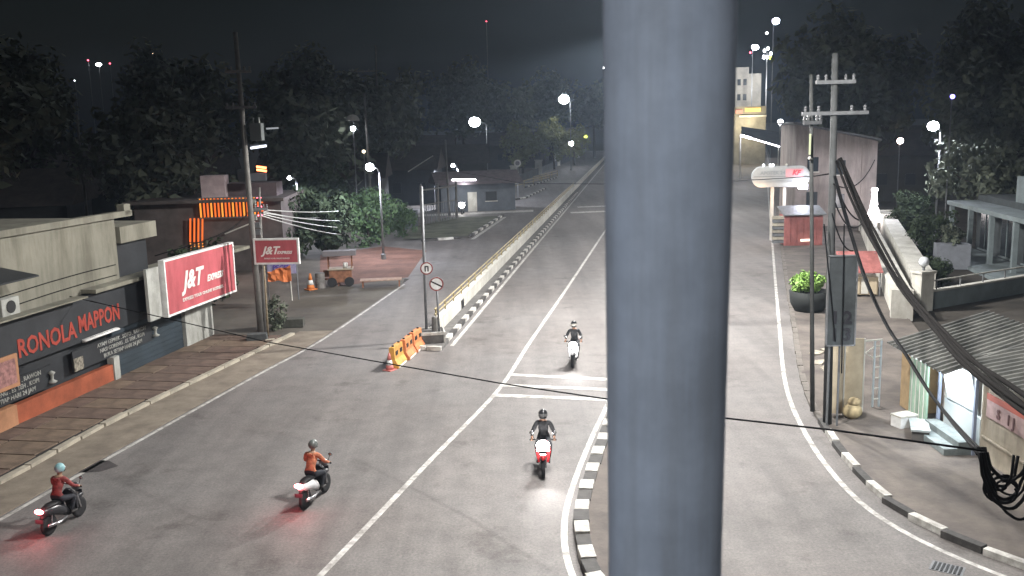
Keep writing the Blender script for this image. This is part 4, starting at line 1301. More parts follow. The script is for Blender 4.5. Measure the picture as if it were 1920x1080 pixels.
# ------------------------------------------------------------------ right house, walls, pink building
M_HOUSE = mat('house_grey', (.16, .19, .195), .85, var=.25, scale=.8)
M_HDARK = mat('house_glass', (.012, .016, .02), .25, spec=.5)
hs_ = thing('right_house', 'flat-roofed bluish grey house with columned porch at the right edge', 'house', (28.1, 50.4, 0), math.atan2(12, 1.66))
# local x runs away along the porch, local y to the left (towards the road)
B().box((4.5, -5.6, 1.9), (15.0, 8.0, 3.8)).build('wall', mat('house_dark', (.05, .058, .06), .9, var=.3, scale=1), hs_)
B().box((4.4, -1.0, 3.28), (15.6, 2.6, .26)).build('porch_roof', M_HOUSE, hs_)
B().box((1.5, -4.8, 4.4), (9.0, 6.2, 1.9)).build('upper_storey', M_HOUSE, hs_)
for k in range(5):
    x = -2.5 + k * 3.6
    c_ = B().box((x, 0.05, 1.58), (.26, .26, 3.14)).build('column', M_HOUSE, hs_)
    B().box((x, 0.05, .12), (.36, .36, .24)).build('column_base', M_HOUSE, c_)
for k in range(4):
    x = -.7 + k * 3.6
    w_ = B().box((x, -1.56, 1.5), (1.9, .06, 2.3)).build('window', M_HDARK, hs_)
    B().box((x, -1.52, 1.5), (.06, .06, 2.3)).build('mullion', M_HOUSE, w_)
    B().box((x, -1.5, .3), (2.1, .16, .1)).build('sill', M_HOUSE, w_)
B().box((4.4, .1, .10), (15.6, 3.0, .20)).build('porch_floor', M_HOUSE, hs_)
bx = thing('garden_box', 'pale grey garden box planter in front of the house porch', 'planter', G(1783, 503), R(75))
B().box((0, 0, .75), (1.0, 1.9, 1.5)).build('box', mat('box_grey', (.17, .18, .20), .8, var=.2, scale=2), bx, bevel=.03)
b_, _c = crown_bm(random.Random(5), (0, 0, 2.0), (.7, .9, .7), 18, 40, .12)
b_.build('plant', LEAF_D, bx)
gw = thing('garden_wall', 'low grey garden wall with rail in front of the right house', 'wall', (19.9, 43.2, 0), math.atan2(4.0, 7.2))
B().box((4.6, 0, .42), (9.2, .25, .84)).build('wall', M_HOUSE, gw)
B().box((4.6, 0, .88), (9.3, .34, .07)).build('coping', M_WALLW, gw)
B().box((4.6, 0.0, 1.35), (9.2, .06, .06)).build('rail', M_WALLW, gw)
for k in range(6):
    B().box((.3 + k * 1.75, 0, 1.12), (.05, .05, .44)).build('rail_post', M_STEEL, gw)
ga = thing('gate_pier', 'white gate pier with a pale globe at the corner of the garden wall', 'pier', (19.3, 42.9, 0), R(20))
B().box((0, 0, .9), (.75, .6, 1.8)).build('pier', M_WALLW, ga, bevel=.02)
B().box((0, 0, 1.85), (.9, .75, .12)).build('cap', M_WALLW, ga)
B().lathe([(.08, 1.9), (.06, 2.05), (.12, 2.1)], n=10).build('stem', M_STEEL, ga)
B().ball((0, 0, 2.32), .24, 16, 10).build('globe', mat('opal_globe', (.5, .52, .55), .4), ga, smooth=True)
def long_wall(label, a, c, h, mm, th=.22):
    a, c = Vector(a), Vector(c)
    d = c - a
    t = thing('white_wall', label, 'wall', a, math.atan2(d.y, d.x), 'white walls of the driveway')
    n = 7
    L_ = d.length / n
    for k in range(n):
        B().box(((k + .5) * L_, 0, h / 2), (L_ - .03, th, h)).build('wall_panel', mm, t)
    B().box((d.length / 2, 0, h + .05), (d.length, th + .12, .1)).build('coping', mm, t)
    for k in (0, n):
        B().box((k * L_, 0, h / 2 + .1), (.4, th + .18, h + .2)).build('end_pier', mm, t)
    return t
long_wall('white boundary wall slanting along the driveway, nearer the road', (17.5, 40.9, 0), (28.4, 74.0, 0), 1.2, M_WALLW, .75)
long_wall('second white boundary wall slanting behind the first, nearer the house', (20.2, 44.9, 0), (30.8, 76.0, 0), 1.35, M_WALLW, .9)
struct(B().poly([(17.6, 40.5, .125), (20, 43.5, .125), (31, 76, .125), (28.5, 74, .125)]).build('driveway', M_YARD))
lt = thing('lit_totem', 'brightly glowing white lantern totem at the far end of the white wall', 'lantern', (28.9, 73.6, 0))
B().lathe([(.30, 0), (.30, .9)], n=14).build('plinth', M_WALLW, lt)
B().lathe([(.62, .9), (.66, 1.05), (.55, 1.25), (.34, 1.9), (.22, 2.6), (.20, 3.15)], n=18).build('lantern', emat('totem_glow', (1, .93, .95), 5), lt, smooth=True)
B().lathe([(.10, 3.2), (.24, 3.3), (.26, 3.45), (.2, 3.55)], n=14).build('cap_lamp', emat('totem_cap', (1, .93, .93), 4), lt, smooth=True)
ll = bpy.data.lights.new('totem_light', 'POINT'); ll.energy = 130; ll.shadow_soft_size = .5; ll.color = (1, .92, .92)
llo = bpy.data.objects.new('totem_light', ll); COL.objects.link(llo); llo.parent = lt; llo.location = (-1.0, -1.0, 1.9)
M_PINK = mat('pinkish_render', (.30, .255, .235), .9, scale=.4, col2=(.21, .185, .175), stretch=(1, 1, .2), sdark=.6)
pk = thing('pinkish_house', 'pinkish grey tall gabled house wall behind the right cable pole', 'house', (27.0, 78.0, 0), R(-6))
B().prism([(-3.0, 0), (3.6, 0), (3.6, 7.1), (2.9, 7.3), (-3.0, 8.6)], 'y', 0, 7).build('wall', M_PINK, pk)
B().prism([(-3.3, 8.66), (2.9, 7.36), (3.85, 7.13), (3.85, 7.28), (2.95, 7.52), (-3.3, 8.84)], 'y', -.25, 7.3).build('roof', M_STEEL, pk)
for x, z, c_ in ((-1.6, 5.3, 1), (.6, 5.0, 1), (-1.6, 2.4, 1), (.6, 2.2, 1)):
    w_ = B().box((x, -.03, z), (.9, .06, 1.2)).build('window', M_HDARK, pk)
    B().box((x, -.08, z - .64), (1.05, .16, .08)).build('sill', M_WALLW, w_)
B().box((2.6, -.06, 4.4), (.5, .1, 5.0)).build('pilaster', M_PINK, pk)

# ------------------------------------------------------------------ rounded shop sign, red kiosk
rsn = thing('shop_sign', 'wide rounded white shop sign with red emblem on posts over the right pavement', 'sign', (20.4, 70.0, 0), R(-4))
rr = .74
prof = []
for k in range(13):
    a = R(90) + math.pi * k / 12
    prof.append((-1.38 + rr * math.cos(a), 4.84 + rr * math.sin(a)))
for k in range(13):
    a = R(-90) + math.pi * k / 12
    prof.append((1.38 + rr * .9 * math.cos(a), 4.84 + rr * math.sin(a)))
M_SGN = mat('sign_face', (.30, .30, .285), .5, var=.12, scale=2, emit=(.9, .93, .9), estr=.02)
face = B().prism(prof, 'y', -.15, .15).build('face', M_SGN, rsn)
B().prism([(u * 1.035, 4.84 + (v - 4.84) * 1.06) for u, v in prof], 'y', -.08, .2).build('rim', mat('sign_rim', (.35, .36, .36), .5), rsn)
o = B().box((.95, -.16, 5.1), (1.3, .03, .62)).build('emblem', mat('emblem_pink', (.50, .24, .24), .6), face)
text('lettering', 'KF', .5, mat('emblem_red', (.45, .05, .06), .6), face, (1.05, -.19, 5.1), shear=.3, bold=.02)
text('lettering', 'APOTEK 24', .36, mat('sign_grey_ink', (.22, .23, .23), .7), face, (-.65, -.17, 5.12), bold=.01)
B().box((-.1, -.16, 4.86), (3.9, .03, .035)).build('divider', mat('sign_line', (.12, .12, .12), .7), face)
text('lettering', 'K  BUKA SETIAP HARI', .26, mat('sign_grey_ink2', (.28, .29, .29), .7), face, (-.25, -.17, 4.5))
for k, x in enumerate((-1.35, -.85, -.65, .35)):
    B().ball((x, -.2, 5.72), (.09, .09, .09), 10, 6).build('spot_lamp', M_WALLW if k == 3 else M_CITY, rsn)
for x in (-.55, .35):
    B().box((x, .35, 2.1), (.22, .22, 4.2)).build('post', M_WALLW, rsn)
lmp = B().box((1.5, -.55, 4.12), (.62, .3, .42)).build('flood_lamp', M_LAMPB, rsn, bevel=.06)
fl_ = bpy.data.lights.new('flood_light', 'POINT'); fl_.energy = 40; fl_.shadow_soft_size = .3; fl_.color = (.85, .88, 1)
flo = bpy.data.objects.new('flood_light', fl_); COL.objects.link(flo); flo.parent = rsn; flo.location = (1.5, -1.2, 3.7)
wl2 = bpy.data.lights.new('warm_light', 'POINT'); wl2.energy = 60; wl2.shadow_soft_size = .2; wl2.color = (1, .62, .35)
wlo = bpy.data.objects.new('warm_light', wl2); COL.objects.link(wlo); wlo.parent = rsn; wlo.location = (-1.6, -.4, 3.6)
M_REDK = mat('faded_red', (.33, .12, .11), .8, var=.3, scale=1.5, stretch=(2, 2, .5), sdark=.7)
rk = thing('red_kiosk', 'faded red fronted kiosk with grey roof under the rounded shop sign', 'kiosk', (20.95, 66.0, .11), R(-4))
rk.scale = (1.08, 1.0, 1.12)
B().box((0, .9, .95), (2.5, 1.7, 1.9)).build('body', M_REDK, rk)
B().prism([(-.35, 1.95), (2.0, 2.35), (2.0, 2.42), (-.35, 2.02)], 'x', -1.4, 1.4).build('roof', M_STEEL, rk)
for k in range(6):
    B().box((-1.05 + k * .42, .03, .98), (.36, .05, 1.7)).build('shutter_board', M_REDK, rk)
o = B().tube([(-.2, -.12, .35), (.5, -.12, .37)], .07, 8).build('strip_lamp', M_WARM, rk)
for k in range(8):
    B().box((-1.6, .4 + k * .0, .25 + k * .22), (.7, .5, .18)).build('stacked_crate', M_KERBC if k % 2 else M_STEEL, rk)
rd = thing('red_awning_cart', 'street cart with faded red awning and cream sides behind the cable pole', 'cart', (*G(1612, 560)[:2], .11), R(-8))
B().box((0, .4, .55), (1.7, .9, .9)).build('cabinet', M_CREAM, rd)
for k in range(4):
    B().box((-.62 + k * .41, -.07, .55), (.34, .04, .78)).build('side_board', M_CREAM if k % 2 else M_WALLW, rd)
B().prism([(-.35, 1.25), (1.2, 2.1), (1.2, 2.16), (-.35, 1.31)], 'x', -1.0, 1.0).build('awning', M_REDK, rd)
for sx_ in (-.9, .9):
    B().box((sx_, 1.05, 1.05), (.06, .06, 2.1)).build('post', M_STEEL, rd)
    B().box((sx_, -.2, .68), (.05, .05, 1.2)).build('post', M_STEEL, rd)

# ------------------------------------------------------------------ far end of the right-hand road
fb = thing('lit_tower', 'pale lit tower block at the far end of the right-hand road', 'building', (58.5, 232, 0), R(-10))
M_TOW = mat('tower_render', (.30, .28, .24), .9, var=.3, scale=.3)
B().box((-1.0, 3, 11), (3.2, 6, 22)).build('tower', M_TOW, fb)
B().box((1.9, 3.2, 10.2), (3.4, 5.6, 20.4)).build('wing', M_TOW, fb)
for r_ in range(5):
    for c_ in range(2):
        w_ = B().box((-1.7 + c_ * 1.4, -.03, 4 + r_ * 3.6), (.8, .06, 1.5)).build('window', M_HDARK, fb)
tl2 = bpy.data.lights.new('tower_light', 'POINT'); tl2.energy = 3000; tl2.shadow_soft_size = .6
tlo2 = bpy.data.objects.new('tower_light', tl2); COL.objects.link(tlo2); tlo2.parent = fb; tlo2.location = (2, -9, 17)
ll2 = bpy.data.lights.new('shop_glow', 'POINT'); ll2.energy = 1500; ll2.shadow_soft_size = .6; ll2.color = (1, .85, .6)
llo2 = bpy.data.objects.new('shop_glow', ll2); COL.objects.link(llo2); llo2.parent = fb; llo2.location = (-3, -40, 9)
mst = thing('flood_mast', 'tall mast with bluish floodlight above the lit tower, highest light on the right', 'lamp mast', (63.7, 228, 0))
B().tube([(0, 0, 0), (0, 0, 32)], [.16, .07], 8).build('pole', M_STEEL, mst)
B().ball((.5, -.4, 32.2), (.85, .7, .75), 12, 8).build('flood_lamp', M_LAMPB, mst, smooth=True)
B().ball((-1.6, -.3, 29.5), (.3, .3, .3), 10, 6).build('small_lamp', M_CITY, mst)
m2 = thing('flood_mast', 'lower mast with bluish floodlight at the lit tower roof edge', 'lamp mast', (58.6, 227, 0))
B().tube([(0, 0, 0), (0, 0, 26)], [.16, .07], 8).build('pole', M_STEEL, m2)
B().ball((.5, -.4, 26.2), (.85, .7, .6), 12, 8).build('flood_lamp', M_LAMPB, m2, smooth=True)
B().ball((-.6, -.4, 25.0), (.22, .22, .22), 8, 6).build('red_lamp', M_REDLED, m2)
rc = thing('roof_light_cluster', 'cluster of small white and yellow lamps beside the lit tower top', 'lights', (61.8, 226, 0))
B().tube([(0, 0, 0), (0, 0, 25)], .15, 8).build('pole', M_STEEL, rc)
for dx, dz, mm in ((-.7, 25.3, M_CITY), (.1, 25.8, M_CITY), (-.8, 23.8, M_LAMP), (0.0, 23.8, M_CITY), (.8, 23.6, M_GREENLED), (.8, 24.6, M_CITY)):
    B().ball((dx, -.3, dz), (.33, .3, .42), 8, 6).build('lamp', mm, rc)
B().box((0, -.1, 24.5), (2.2, .1, .1)).build('bracket', M_STEEL, rc)
fs = thing('far_shop', 'tall lit shop with orange and yellow signs across the far road', 'shop', (53.0, 196, 0), R(-14))
B().box((-2.6, 3, 6.0), (6.5, 5, 12.0)).build('wall', mat('far_shop_wall', (.22, .21, .17), .9, var=.3, scale=.5), fs)
B().box((-2.0, .38, 11.3), (3.2, .2, .8)).build('sign', emat('amber_sign', (1, .62, .15), 1.0), fs)
B().box((-4.8, .38, 11.0), (1.4, .2, .7)).build('sign', emat('pink_sign', (1, .35, .22), .8), fs)
B().box((-2.0, .2, 10.0), (5.5, .8, .35)).build('awning', M_WALLW, fs)
fc = thing('far_canopy', 'long canopy edged with white tube lights over the far right road', 'canopy', (40.2, 150, 0), 0)
ca, cb_ = W(1390, 254, 150) - Vector((40.2, 150, 0)), W(1462, 275, 146) - Vector((40.2, 150, 0))
B().tube([ca, ca.lerp(cb_, .25)], .16, 8).build('tube_lamp', M_LAMPB, fc)
B().tube([ca.lerp(cb_, .26), cb_], .09, 8).build('tube_lamp', M_TUBE, fc)
B().poly([ca + Vector((0, .2, .25)), cb_ + Vector((0, .2, .25)), cb_ + Vector((1.5, 6, 2.2)), ca + Vector((1.5, 6, 1.4))]).build('canopy_sheet', M_GATEW, fc)
for q in (ca, cb_):
    B().cyl((q.x, q.y + .5, 0), (q.x, q.y + .5, q.z + .2), .12, n=8).build('post', M_WALLW, fc)
lw = thing('far_wall', 'pale wall and gateposts at the bend of the far right road', 'wall', (44.0, 146, 0), R(15))
B().box((0, 0, .8), (5, .3, 1.6)).build('wall', M_WALLW, lw)
for k in (-2.4, 2.4):
    B().box((k, 0, 1.1), (.5, .5, 2.2)).build('pier', M_WALLW, lw)
def small_light(label, p, r, mm, group=None, post=True):
    t = thing('small_lamp', label, 'lamp', p, 0, group)
    B().ball((0, 0, 0), r, 10, 6).build('bulb', mm, t, smooth=True)
    B().lathe([(r * .5, r * .8), (r * .7, r * 1.0), (r * .3, r * 1.3)], n=8).build('cap', M_STEEL, t)
    if post and p.z > 1:
        B().cyl((0, 0.1, -p.z), (0, .1, -r * .5), .05, n=6).build('post', M_STEEL, t)
    return t
small_light('small white lamp in front of the dark trees on the far right road', W(1463, 229, 120), .36, M_LAMP)
small_light('small reddish white lamp in the dark trees left of the bluish lamp', W(1688, 264, 90), .30, emat('rose_lamp', (1, .78, .72), 12))
small_light('tiny blue light among the trees at the upper right', W(1786, 181, 66), .16, M_BLUELED)
small_light('small white lamp low beside the boundary wall near the olive-lit trees', W(1071, 269, 205), .5, M_LAMP)
small_light('small yellow-green light beside the boundary wall near the steel post', W(1098, 256, 215), .42, M_GREENLED)
small_light('small white light left of the satellite dish pole', W(662, 241, 84.5), .22, M_LAMP)
small_light('faint warm light on the slim pole below the dish', W(682, 284, 84.4), .14, M_CITYW)
tv = thing('tube_light', 'bluish white tube light hanging in the dark right of the transformer pole', 'tube light', W(484, 276, 62))
B().tube([(-.5, 0, -.05), (.55, 0, .08)], .07, 8).build('tube', emat('cold_tube', (.8, .85, 1), 1.6), tv)
B().box((0, .12, .12), (1.1, .08, .12)).build('housing', M_STEEL, tv)
tv2 = thing('tube_light', 'faint grey tube light in the dark, upper right of the transformer', 'tube light', W(510, 241, 66))
B().tube([(-.4, 0, 0), (.45, 0, .03)], .06, 8).build('tube', emat('dim_tube', (.8, .85, .9), .18), tv2)
rv = thing('red_neon_sign', 'small red-orange neon sign over a grey box right of the tall pole', 'neon sign', W(490, 317, 60.2))
for dz in (-.1, .1):
    B().tube([(-.3, 0, dz + .06), (.1, 0, dz), (.32, 0, dz - .04)], .07, 8).build('neon_bar', emat('neon_red', (1, .18, .06), 4), rv)
B().box((-.25, .2, -.5), (.95, .4, .5)).build('box', M_GATEW, rv)
st_ = thing('tube_light', 'white tube light at the steel post left edge, high over the trees', 'tube light', W(1141, 127, 160))
B().tube([(-.9, 0, 0), (.9, 0, .1)], .14, 8).build('tube', M_TUBE, st_)
cty = [(185, 121, .75, M_LAMP), (165, 113, .35, M_REDLED), (206, 119, .32, M_REDLED), (140, 151, .28, M_CITY), (79, 150, .25, M_CITYW), (277, 133, .3, M_CITY), (276, 141, .22, M_CITY), (300, 162, .34, M_CITY), (343, 128, .34, M_CITY), (350, 129, .22, M_CITY), (286, 100, .2, M_CITYW), (583, 153, .32, M_CITY), (649, 146, .3, M_CITY), (912, 40, .26, M_REDLED), (231, 157, .18, M_CITYW), (20, 189, .2, M_CITYW), (322, 170, .18, M_CITY)]
for k, (x, y, r_, mm) in enumerate(cty):
    lbl = ('largest white light of the red and white group on the left skyline', 'tiny red light left of the big white skyline light', 'tiny red light right of the big white skyline light', 'tiny white light below left of the red and white skyline group',
           'faint warm light far left, leftmost of the row under the red and white group', 'upper of two stacked tiny white lights right of the red and white group', 'lower of two stacked tiny white lights right of the red and white group', 'tiny white light lowest in the cluster right of the red and white group',
           'larger of the close pair of tiny lights nearest the tall utility pole', 'smaller of the close pair of tiny lights nearest the tall utility pole', 'faint warm light highest on the left skyline, above the stacked pair', 'tiny white light above the trees right of the tall utility pole',
           'tiny white light above the trees near the slim pole with dish', 'lone tiny red light high in the night sky at the top centre', 'faint warm light right below the red and white skyline group', 'faint warm light at the far left picture edge over the trees', 'faint white light lowest right of the left skyline cluster')[k]
    p = W(x, y, 420)
    t = thing('city_light', lbl, 'light', p, 0, 'distant city lights')
    B().ball((0, 0, 0), (r_ * (1.7 if k == 0 else 1.1), r_, r_ * .8), 8, 6).build('bulb', mm, t)
    B().cyl((0, .3, -p.z), (0, .3, 0), .12, n=6).build('mast', M_STEEL, t)

# ------------------------------------------------------------------ overhead cables
def sagged(a, c, sag, n=18):
    a, c = Vector(a), Vector(c)
    return [a.lerp(c, k / n) - Vector((0, 0, 4 * sag * (k / n) * (1 - k / n))) for k in range(n + 1)]
def cable(label, pts, r, mm=None, group='overhead cables', n=6):
    o = B().tube(pts, r, n).build('overhead_cable', mm or M_CABLE)
    for p in o.data.polygons:
        p.use_smooth = True
    return tag(o, label, 'cable', group)
pa, pc = W(-80, 508, 34), W(1850, 846, 11.2)
px = [(-80, 508, 34), (330, 601, 30), (500, 641, 27.5), (735, 683, 24), (940, 719, 20.5), (1137, 748, 17.5), (1360, 784, 14.8), (1460, 795, 13.8), (1560, 806, 12.9), (1850, 846, 11.2)]
cable('long thin black cable sagging across the whole road in front of the barriers', [W(*p) for p in px], .016)
cable('thin black cable crossing high over the far road behind the steel post', [W(*p) for p in ((838, 318, 97), (980, 344, 80), (1137, 345, 62), (1380, 339, 40), (1520, 331, 28), (1562, 325, 26.4))], .022)
for k, (x0, y0, x1, y1, Y1) in enumerate(((492, 393, 655, 393, 72), (494, 399, 655, 413, 72), (494, 402, 655, 427, 72), (492, 405, 652, 441, 72), (494, 396, 600, 408, 66))):
    a, c = W(x0, y0, 41), W(x1, y1, Y1)
    cable('pale cable fanning from the junction pole to the lit tree, %s' % ('topmost', 'second from top', 'third from top', 'lowest', 'short inner one')[k], sagged(a, c, .15), .028 if k != 4 else .018, M_CABLEW, 'pale cables')
# drooping bundles on the right pole
random.seed(21)
bun1 = [(1566, 330, 26.2), (1592, 420, 25.0), (1622, 520, 23.2), (1660, 605, 21.0), (1700, 665, 19.0), (1745, 735, 17.0), (1795, 800, 14.5), (1838, 848, 11.6)]
bun2 = [(1575, 300, 26.2), (1625, 420, 23.5), (1680, 520, 20.5), (1745, 600, 17.5), (1810, 675, 14.6), (1880, 735, 12.2), (1960, 790, 10.2)]
def bundle(label, pix, count, rad, spread, mm=M_CABLE):
    t = thing('cable_bundle', label, 'cable bundle', W(*pix[0]), 0, 'cable bundles')
    o0 = W(*pix[0])
    fine = []
    P_ = [W(*p) for p in pix]
    for i in range(len(P_) - 1):
        for k in range(5):
            u = k / 5
            p0, p1, p2, p3 = P_[max(i - 1, 0)], P_[i], P_[i + 1], P_[min(i + 2, len(P_) - 1)]
            fine.append(.5 * ((2 * p1) + (p2 - p0) * u + (2 * p0 - 5 * p1 + 4 * p2 - p3) * u * u + (3 * p1 - p0 - 3 * p2 + p3) * u**3))
    fine.append(P_[-1])
    for c_ in range(count):
        off = Vector((random.uniform(-1, 1), random.uniform(-1, 1), random.uniform(-1, 1))) * spread
        ph = random.uniform(0, 6)
        B().tube([p - o0 + off * (.6 + .4 * math.sin(i * .35 + ph)) + Vector((0, 0, -.03 * math.sin(i * .2 + ph))) for i, p in enumerate(fine)], rad * random.uniform(.7, 1.2), 6).build('cable', mm, t, smooth=True)
    return t
bundle('inner drooping black cable bundle from the right pole down to the hanging coil', bun1, 5, .022, .06)
bundle('outer thick dark cable bundle running over the kiosk roof to the picture edge', bun2, 8, .034, .10, mat('dusty_cable', (.009, .008, .0075), .95, spec=.05))
for k, (x0, y0, x1, y1, sg_) in enumerate(((1563, 345, 1640, 300, .5), (1566, 380, 1630, 400, .55), (1560, 400, 1600, 470, .3), (1570, 350, 1650, 380, .7), (1545, 420, 1566, 640, .0), (1583, 420, 1578, 700, .0))):
    cable('loose dark cable tangled round the right cable pole, %s' % ('reaching the pink house', 'making the lower loop', 'short hanging end', 'making the wide loop', 'straight along its left side', 'straight along its right side')[k], sagged(W(x0, y0, 26.1), W(x1, y1, 26.1 if k != 0 else 40), sg_), .02, None, 'loose cables')
coil = thing('cable_coil', 'thick hanging coil of black cable in front of the cream kiosk wall', 'cable coil', W(1882, 905, 11.2))
o0 = W(1882, 905, 11.2)
rng = random.Random(12)
for k in range(9):
    dep = rng.uniform(890, 985)
    xl, xr = 1838 + rng.uniform(-6, 14), 1925 + rng.uniform(-25, 40)
    yr = rng.uniform(850, 905)
    pts = []
    for j in range(17):
        u = j / 16
        x = xl + (xr - xl) * u + rng.uniform(-1.5, 1.5)
        yb = 848 + (yr - 848) * u + (dep - 860) * (4 * u * (1 - u)) ** .55
        pts.append(W(x, yb, 11.3 + .12 * math.sin(k * 2.1 + u * 3)) - o0)
    B().tube(pts, .016 + .006 * (k % 3) / 2, 6).build('loop', M_CABLE, coil, smooth=True)
for k in range(3):
    pts = []
    for j in range(23):
        a = 2 * math.pi * j / 20 + k
        pts.append((.02 + (.16 + .03 * k) * math.cos(a), .05 * k, -.08 + (.14 + .025 * k) * math.sin(a) - .004 * j))
    B().tube(pts, .016, 6).build('small_loop', M_CABLE, coil, smooth=True)
for k in range(4):
    B().tube([W(1832 + k * 5, 838, 11.4) - o0, W(1842 + k * 4, 880, 11.3) - o0, W(1850 + k * 6, 925, 11.2) - o0], .019, 6).build('tail', M_CABLE, coil, smooth=True)
bundle('thin cable pair linking the left poles across the yard to the shop roof', [(488, 365, 41), (430, 430, 40), (290, 480, 37.5)], 2, .014, .05)

# ------------------------------------------------------------------ motorcycles and riders
M_TYRE = mat('tyre', (.015, .015, .016), .85)
M_RIM = mat('rim', (.25, .25, .26), .35, metal=.8)
M_CHROME = mat('chrome', (.45, .45, .46), .25, metal=.9)
def motorcycle(label, loc, rz, paint, front, toward, lean=0.0, lights=True, big=1.15):
    """forward is local +Y"""
    t = thing('motorcycle', label, 'motorcycle', loc, rz, 'motorcycles on the road')
    t.rotation_euler = (0, lean, rz)
    for y in (-.62, .64):
        w_ = B()
        prof = [(.20, -.045), (.27, -.05), (.29, -.02), (.29, .02), (.27, .05), (.20, .045)]
        w_.lathe(prof, n=22)
        wo = w_.build('wheel', M_TYRE, t, smooth=True, loc=(0, y, .29))
        wo.rotation_euler = (0, R(90), 0)
        rim = B().lathe([(.20, -.03), (.205, 0), (.20, .03)], n=18)
        for k in range(5):
            a = k * 2 * math.pi / 5
            rim.box((.1 * math.cos(a), .1 * math.sin(a), 0), (.2, .035, .03), a)
        rim.build('rim', M_RIM, wo)
    # body: rear fairing, step-through, front shield
    rear = B().tube([(0, -.95, .74), (0, -.7, .70), (0, -.35, .64), (0, -.05, .50), (0, .12, .36)], [.05, .14, .17, .15, .10], 10)
    rear.build('body', paint, t, smooth=True)
    B().tube([(0, .10, .34), (0, .35, .36), (0, .44, .52)], [.11, .12, .10], 8).build('floorboard', M_BLACK, t, smooth=True)
    shp = [(-.16, .38), (.16, .38), (.21, .70), (.17, .92), (.07, 1.02), (-.07, 1.02), (-.17, .92), (-.21, .70)]
    sh_o = B().prism(shp, 'y', -.045, .045).build('front_shield', front, t, bevel=.02, loc=(0, .50, 0))
    sh_o.rotation_euler = (R(14), 0, 0)
    B().tube([(0, .86, .60), (0, .74, .63), (0, .56, .60), (0, .44, .50)], [.03, .085, .085, .04], 8).build('front_fender', front, t, smooth=True)
    B().tube([(0, -.88, .57), (0, -.70, .63), (0, -.50, .60)], [.05, .09, .05], 8).build('rear_fender', M_BLACK, t, smooth=True)
    for s_ in (-1, 1):
        B().tube([(s_ * .07, .64, .29), (s_ * .07, .50, .78)], .026, 8).build('fork', M_CHROME, t)
    B().tube([(0, -.80, .80), (0, -.55, .82), (0, -.25, .80), (0, -.02, .74)], [.07, .14, .14, .09], 10, flat=.45).build('seat', M_BLACK, t, smooth=True)
    hb = B().tube([(-.36, .36, 1.02), (-.22, .44, 1.05), (0, .46, 1.03), (.22, .44, 1.05), (.36, .36, 1.02)], .018, 8).build('handlebar', M_BLACK, t, smooth=True)
    for s_ in (-1, 1):
        B().cyl((s_ * .37, .355, 1.02), (s_ * .27, .41, 1.04), .024, n=8).build('grip', M_BLACK, hb)
        mi = B().cyl((s_ * .24, .43, 1.05), (s_ * .30, .44, 1.22), .008, n=6).build('mirror_stem', M_BLACK, t)
        B().ball((s_ * .32, .44, 1.26), (.07, .02, .05), 10, 6).build('mirror', M_CHROME, mi, smooth=True)
        B().cyl((s_ * .10, -.62, .29), (s_ * .08, -.55, .62), .02, n=6).build('shock', M_CHROME, t)
    B().tube([(.12, .0, .30), (.16, -.4, .28), (.17, -.85, .36)], [.03, .05, .055], 8).build('exhaust', M_CHROME, t, smooth=True)
    hl = B().ball((0, .60, .93), (.13 * big, .07, .11 * big), 14, 8).build('headlight', M_HEAD if toward and lights else M_RIM, t, smooth=True)  # big widens the glowing ball to carry headlight glare
    tlm = B().ball((0, -.93, .79), (.14, .05, .07), 12, 6).build('tail_light', M_TAIL if not toward else M_RED, t, smooth=True)
    if toward:
        for s_ in (-1, 1):
            B().ball((s_ * .13, .57, .80), (.055, .04, .05), 10, 6).build('side_lamp', M_HEAD, t, smooth=True)
        B().ball((0, .64, .73), (.10, .05, .08), 10, 6).build('running_lamp', M_HEAD, t, smooth=True)
    pl = B().box((0, -.96, .52), (.24, .015, .11)).build('number_plate', M_DARKTXT, t)
    B().box((0, .70, .76), (.22, .012, .09)).build('number_plate', M_DARKTXT, t)
    if lights:
        ld = bpy.data.lights.new('beam', 'SPOT')
        lo = bpy.data.objects.new('beam', ld)
        COL.objects.link(lo)
        lo.parent = t
        if toward:
            ld.energy = 80; ld.spot_size = R(75); ld.spot_blend = .8; ld.color = (1, .96, .93)
            lo.location = (0, .74, .95); lo.rotation_euler = (R(68), 0, 0)
        else:
            ld.type = 'POINT'
            ld.energy = 9; ld.color = (1, .10, .12); ld.shadow_soft_size = .08
            lo.location = (0, -1.16, .70)
    return t

